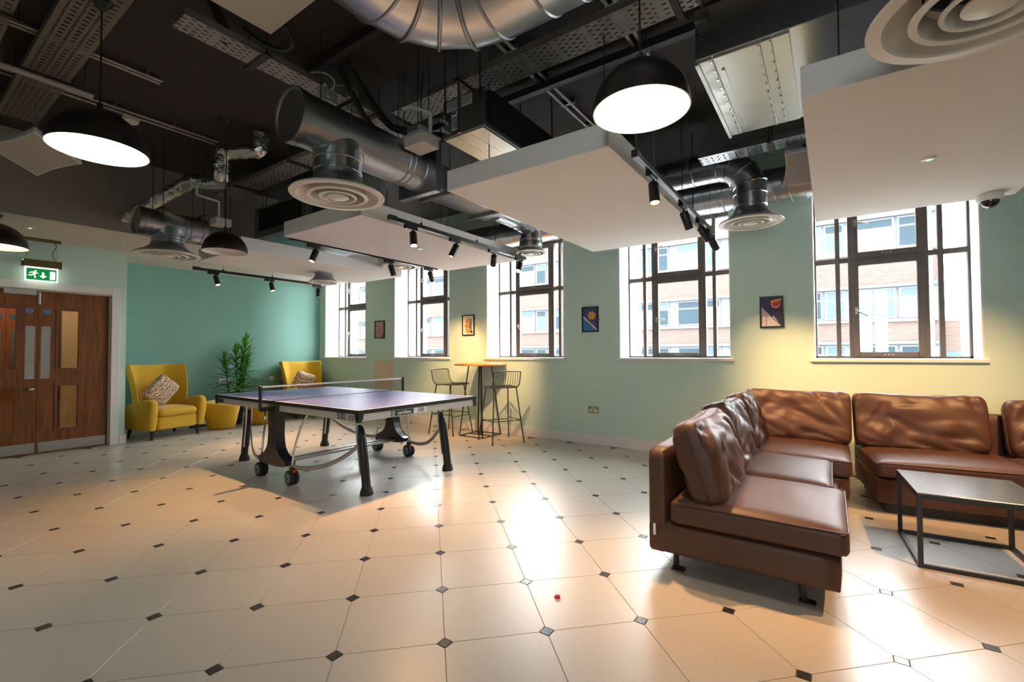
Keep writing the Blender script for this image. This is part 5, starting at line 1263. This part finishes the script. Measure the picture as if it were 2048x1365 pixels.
# ---- palm
t=thing('potted_palm','tall leafy green palm in a pot behind the poufs','plant',(-8.56,3.82,0))
bm=B(); lathe(bm,[(0,0),(.095,0),(.12,.28),(.125,.30),(.115,.30),(.11,.26),(0,.26)],(0,0,0),28); obj('pot',bm,mat('charcoal_pot',(.05,.05,.05),.6),t,smooth=True)
LEAF=mat('palm_leaf_green',(.075,.27,.03),.45,noise_amt=.35,noise_scale=8,rand=.25)
random.seed(5)
stems=[((.0,.03),1.14,.02,.07),((-.02,-.10),.86,-.02,-.04),((.03,.10),.92,.04,.02),((.06,.0),.70,.0,.05),((-.03,.05),1.0,.0,-.03)]
for (sx,sy),h,lx,ly in stems:
    bm=B(); sp=bez((sx*.5,sy*.4,.25),(sx,sy,.25+h*.3),(sx+lx,sy+ly,.25+h*.7),(sx+lx*2,sy+ly*1.5,.25+h),12); tube(bm,sp,.011,8,rads=[.013-.0006*i for i in range(13)]); obj('cane',bm,mat('green_cane',(.10,.17,.04),.6),t,smooth=True)
    nl=44
    for k in range(nl):
        f=.28+.72*k/(nl-1); i=min(11,int(f*12)); p=sp[i].lerp(sp[i+1],f*12-i) if i<12 else sp[12]
        az=k*2.4+random.uniform(-.3,.3); el=.30+.85*(f**3)+random.uniform(-.25,.25); Lf=random.uniform(.24,.38)*(1.05-.2*f); wd=random.uniform(.018,.027)
        d=Vector((math.cos(az),math.sin(az),0)); up=Vector((0,0,1)); sd=d.cross(up)
        bm=B(); prev=None
        for s_ in range(6):
            q=s_/5; c_=p+d*(Lf*math.cos(el)*q)+up*(Lf*math.sin(el)*q-.16*Lf*q*q*2.2*(1.0-.3*el)); ww=wd*(math.sin(PI*min(1,.18+q*.82))**.7 if q<1 else .02)
            cur=(bm.verts.new(c_-sd*ww+up*.004),bm.verts.new(c_-up*.003),bm.verts.new(c_+sd*ww+up*.004))
            if prev: bm.faces.new((prev[0],prev[1],cur[1],cur[0])); bm.faces.new((prev[1],prev[2],cur[2],cur[1]))
            prev=cur
        for v in bm.verts: v.co.x=max(v.co.x,-.295)
        obj('leaf',bm,LEAF,t,smooth=True,angle=0)
# ---- leather sofa sections
def seat_block(t,x0,x1,y0,y1,z0,z1,M=None,crown=.03,fold=.004,seed=0,name='seat_cushion'):
    bm=softbox(x1-x0,y1-y0,z1-z0,.032,crown,18,fold,seed); bmesh.ops.translate(bm,vec=(x0,y0,z0),verts=list(bm.verts))
    o=obj(name,bm,LEATHER,t,smooth=True,angle=0)
    bm=B(); e=.018; zz=z1-.008; pts=fillet([(x0+e,y0+.004,zz),(x1-e,y0+.004,zz),(x1-.004,y0+e,zz),(x1-.004,y1-e,zz),(x1-e,y1-.004,zz),(x0+e,y1-.004,zz)],.02,3); tube(bm,pts,.0035,6); obj('piping',bm,PIPING,o,smooth=True)
    return o
def hard_block(t,name,x0,x1,y0,y1,z0,z1,r=.028,n=8):
    bm=softbox(x1-x0,y1-y0,z1-z0,r,0,n); bmesh.ops.translate(bm,vec=(x0,y0,z0),verts=list(bm.verts)); return obj(name,bm,LEATHER,t,smooth=True,angle=0)
def back_cushion(t,c,w,h,th,yaw,lean,seed,roll=0,fold=.045,name='back_cushion'):
    bm=pillow(w,h,th,44,34,.42,fold,seed,.02)
    M=Matrix.Translation(c)@Matrix.Rotation(yaw,4,'Z')@Matrix.Rotation(lean,4,'X')@Matrix.Rotation(roll,4,'Y')
    bmesh.ops.transform(bm,matrix=M,verts=list(bm.verts)); o=obj(name,bm,LEATHER,t,smooth=True,angle=0)
    bm=B(); pts=[]
    for k in range(65):
        a=2*PI*k/64; cx=math.copysign(abs(math.cos(a))**.22,math.cos(a)); cz=math.copysign(abs(math.sin(a))**.22,math.sin(a))
        pts.append(M@Vector((w/2*cx*.985,-th*.02,h/2*cz*.975-.02*(1-cx*cx)*max(0,cz))))
    tube(bm,pts,.004,5,cap=False); obj('seam_piping',bm,PIPING,o,smooth=True); return o
def sofa_foot(t,x,y,dx=1):
    bm=B(); box(bm,(x-.012,y-.012,.005),(x+.012,y+.012,.125)); box(bm,(x-.02,y-.035,0),(x+.05*dx if dx>0 else x+.02,y+.012,.008)); return obj('foot',bm,BLACKM,t)
s1=thing('leather_sofa_section','brown leather sofa section with slouched cushions facing the coffee table','sofa',(-.40,3.42,0))
def S1(f,*a,**k): return f(s1,*a,**k)
ox,oy=.40,-3.42
hard_block(s1,'base',-.87+ox,.025+ox,2.58+oy,4.20+oy,.105,.275)
hard_block(s1,'back_panel',-.87+ox,-.765+ox,2.585+oy,4.20+oy,.10,.675)
seat_block(s1,-.75+ox,.055+ox,2.575+oy,3.385+oy,.275,.40,crown=.035,seed=1)
seat_block(s1,-.75+ox,-.005+ox,3.395+oy,4.195+oy,.275,.405,crown=.035,seed=2)
back_cushion(s1,(-.61+ox,2.985+oy,.61),.80,.50,.25,PI/2,-.30,3.1,roll=-.02,fold=.06)
back_cushion(s1,(-.63+ox,3.77+oy,.625),.80,.50,.24,PI/2,-.28,7.7,roll=.03,fold=.06)
for x in (-.74,-.13):
    for y in (2.68,4.08): sofa_foot(s1,x+ox,y+oy)
bm=B(); box(bm,(-.835+ox,2.572+oy,.20),(-.822+ox,2.5815+oy,.262)); obj('care_tag',bm,LINE,s1)
s2=thing('leather_sofa_corner','brown leather corner sofa section against the window wall','sofa',(-.40,4.72,0))
ox,oy=.40,-4.72
hard_block(s2,'base',-.87+ox,.10+ox,4.23+oy,5.22+oy,.105,.275)
hard_block(s2,'back_panel',-.87+ox,-.765+ox,4.225+oy,5.22+oy,.10,.675)
hard_block(s2,'back_panel',-.75+ox,.10+ox,5.13+oy,5.235+oy,.10,.675)
seat_block(s2,-.75+ox,.115+ox,4.215+oy,5.12+oy,.275,.405,crown=.035,seed=3)
back_cushion(s2,(-.63+ox,4.55+oy,.63),.74,.50,.22,PI/2+.06,-.26,12.3,roll=.05,fold=.06)
back_cushion(s2,(-.29+ox,4.99+oy,.63),.86,.50,.23,0,-.24,16.9,fold=.05)
for x in (-.74,-.02):
    for y in (4.33,5.1): sofa_foot(s2,x+ox,y+oy)
s3=thing('leather_sofa_section','brown leather sofa section with wrinkled cushions under the fifth window','sofa',(.985,4.93,0),.13)
# local: front faces -y, x from -.78 to +.95
hard_block(s3,'base',-.78,1.05,-.43,.42,.075,.275)
hard_block(s3,'back_panel',-.78,1.05,.33,.435,.075,.70)
seat_block(s3,-.79,.13,-.455,.32,.275,.395,crown=.035,seed=5)
seat_block(s3,.14,1.05,-.455,.32,.275,.395,crown=.035,seed=6)
back_cushion(s3,(-.385,.20,.63),.88,.49,.23,0,-.24,21.2,fold=.055)
back_cushion(s3,(.61,.20,.61),.94,.48,.23,0,-.24,27.4,fold=.055)
bm=B(); box(bm,(-.72,-.36,.0),(1.0,.38,.08)); obj('plinth',bm,BLACKM,s3)
# ---- coffee table
t=thing('coffee_table','black metal frame coffee table with a dark slab top','coffee table',(.64,3.765,0),.06)
hx,hy,zt=.275,.30,.42; b=.011
bm=B(); box(bm,(-hx,-hy,zt-.012),(hx,hy,zt)); bevel(bm,.002,1); obj('tabletop',bm,mat('slate_grey_top',(.05,.053,.06),.26,spec=.9,noise_amt=.15,noise_scale=14),t)
for sx in (-1,1):
    for sy in (-1,1):
        bm=B(); cbox(bm,(sx*(hx-b),sy*(hy-b),(zt-.012)/2),(2*b,2*b,zt-.012)); obj('leg',bm,BLACKM,t)
for sy in (-1,1):
    for z in (b,zt-.012-b):
        bm=B(); cbox(bm,(0,sy*(hy-b),z),(2*hx-4*b,2*b,2*b)); obj('frame_rail',bm,BLACKM,t)
for sx in (-1,1):
    for z in (b,zt-.012-b):
        bm=B(); cbox(bm,(sx*(hx-b),0,z),(2*b,2*hy-4*b,2*b)); obj('frame_rail',bm,BLACKM,t)
# ---- small red scrap on the floor
bm=B(); prism(bm,[(-.016,-.008),(.006,-.012),(.018,-.002),(.010,.010),(-.012,.008)],lambda p:Vector((p[0],p[1],0)),lambda p:Vector((p[0]*.8+.002,p[1]*.7,.012)))
prism(bm,[(-.006,-.014),(.016,-.004),(.012,.004),(-.004,-.002)],lambda p:Vector((p[0],p[1],.006)),lambda p:Vector((p[0],p[1]+.004,.016)))
bmesh.ops.transform(bm,matrix=Matrix.Translation((-1.14,2.02,0)),verts=list(bm.verts)); tag(obj('candy_wrapper',bm,mat('red_plastic_scrap',(.65,.02,.02),.35)),'small crumpled red scrap lying on the tiled floor','litter')
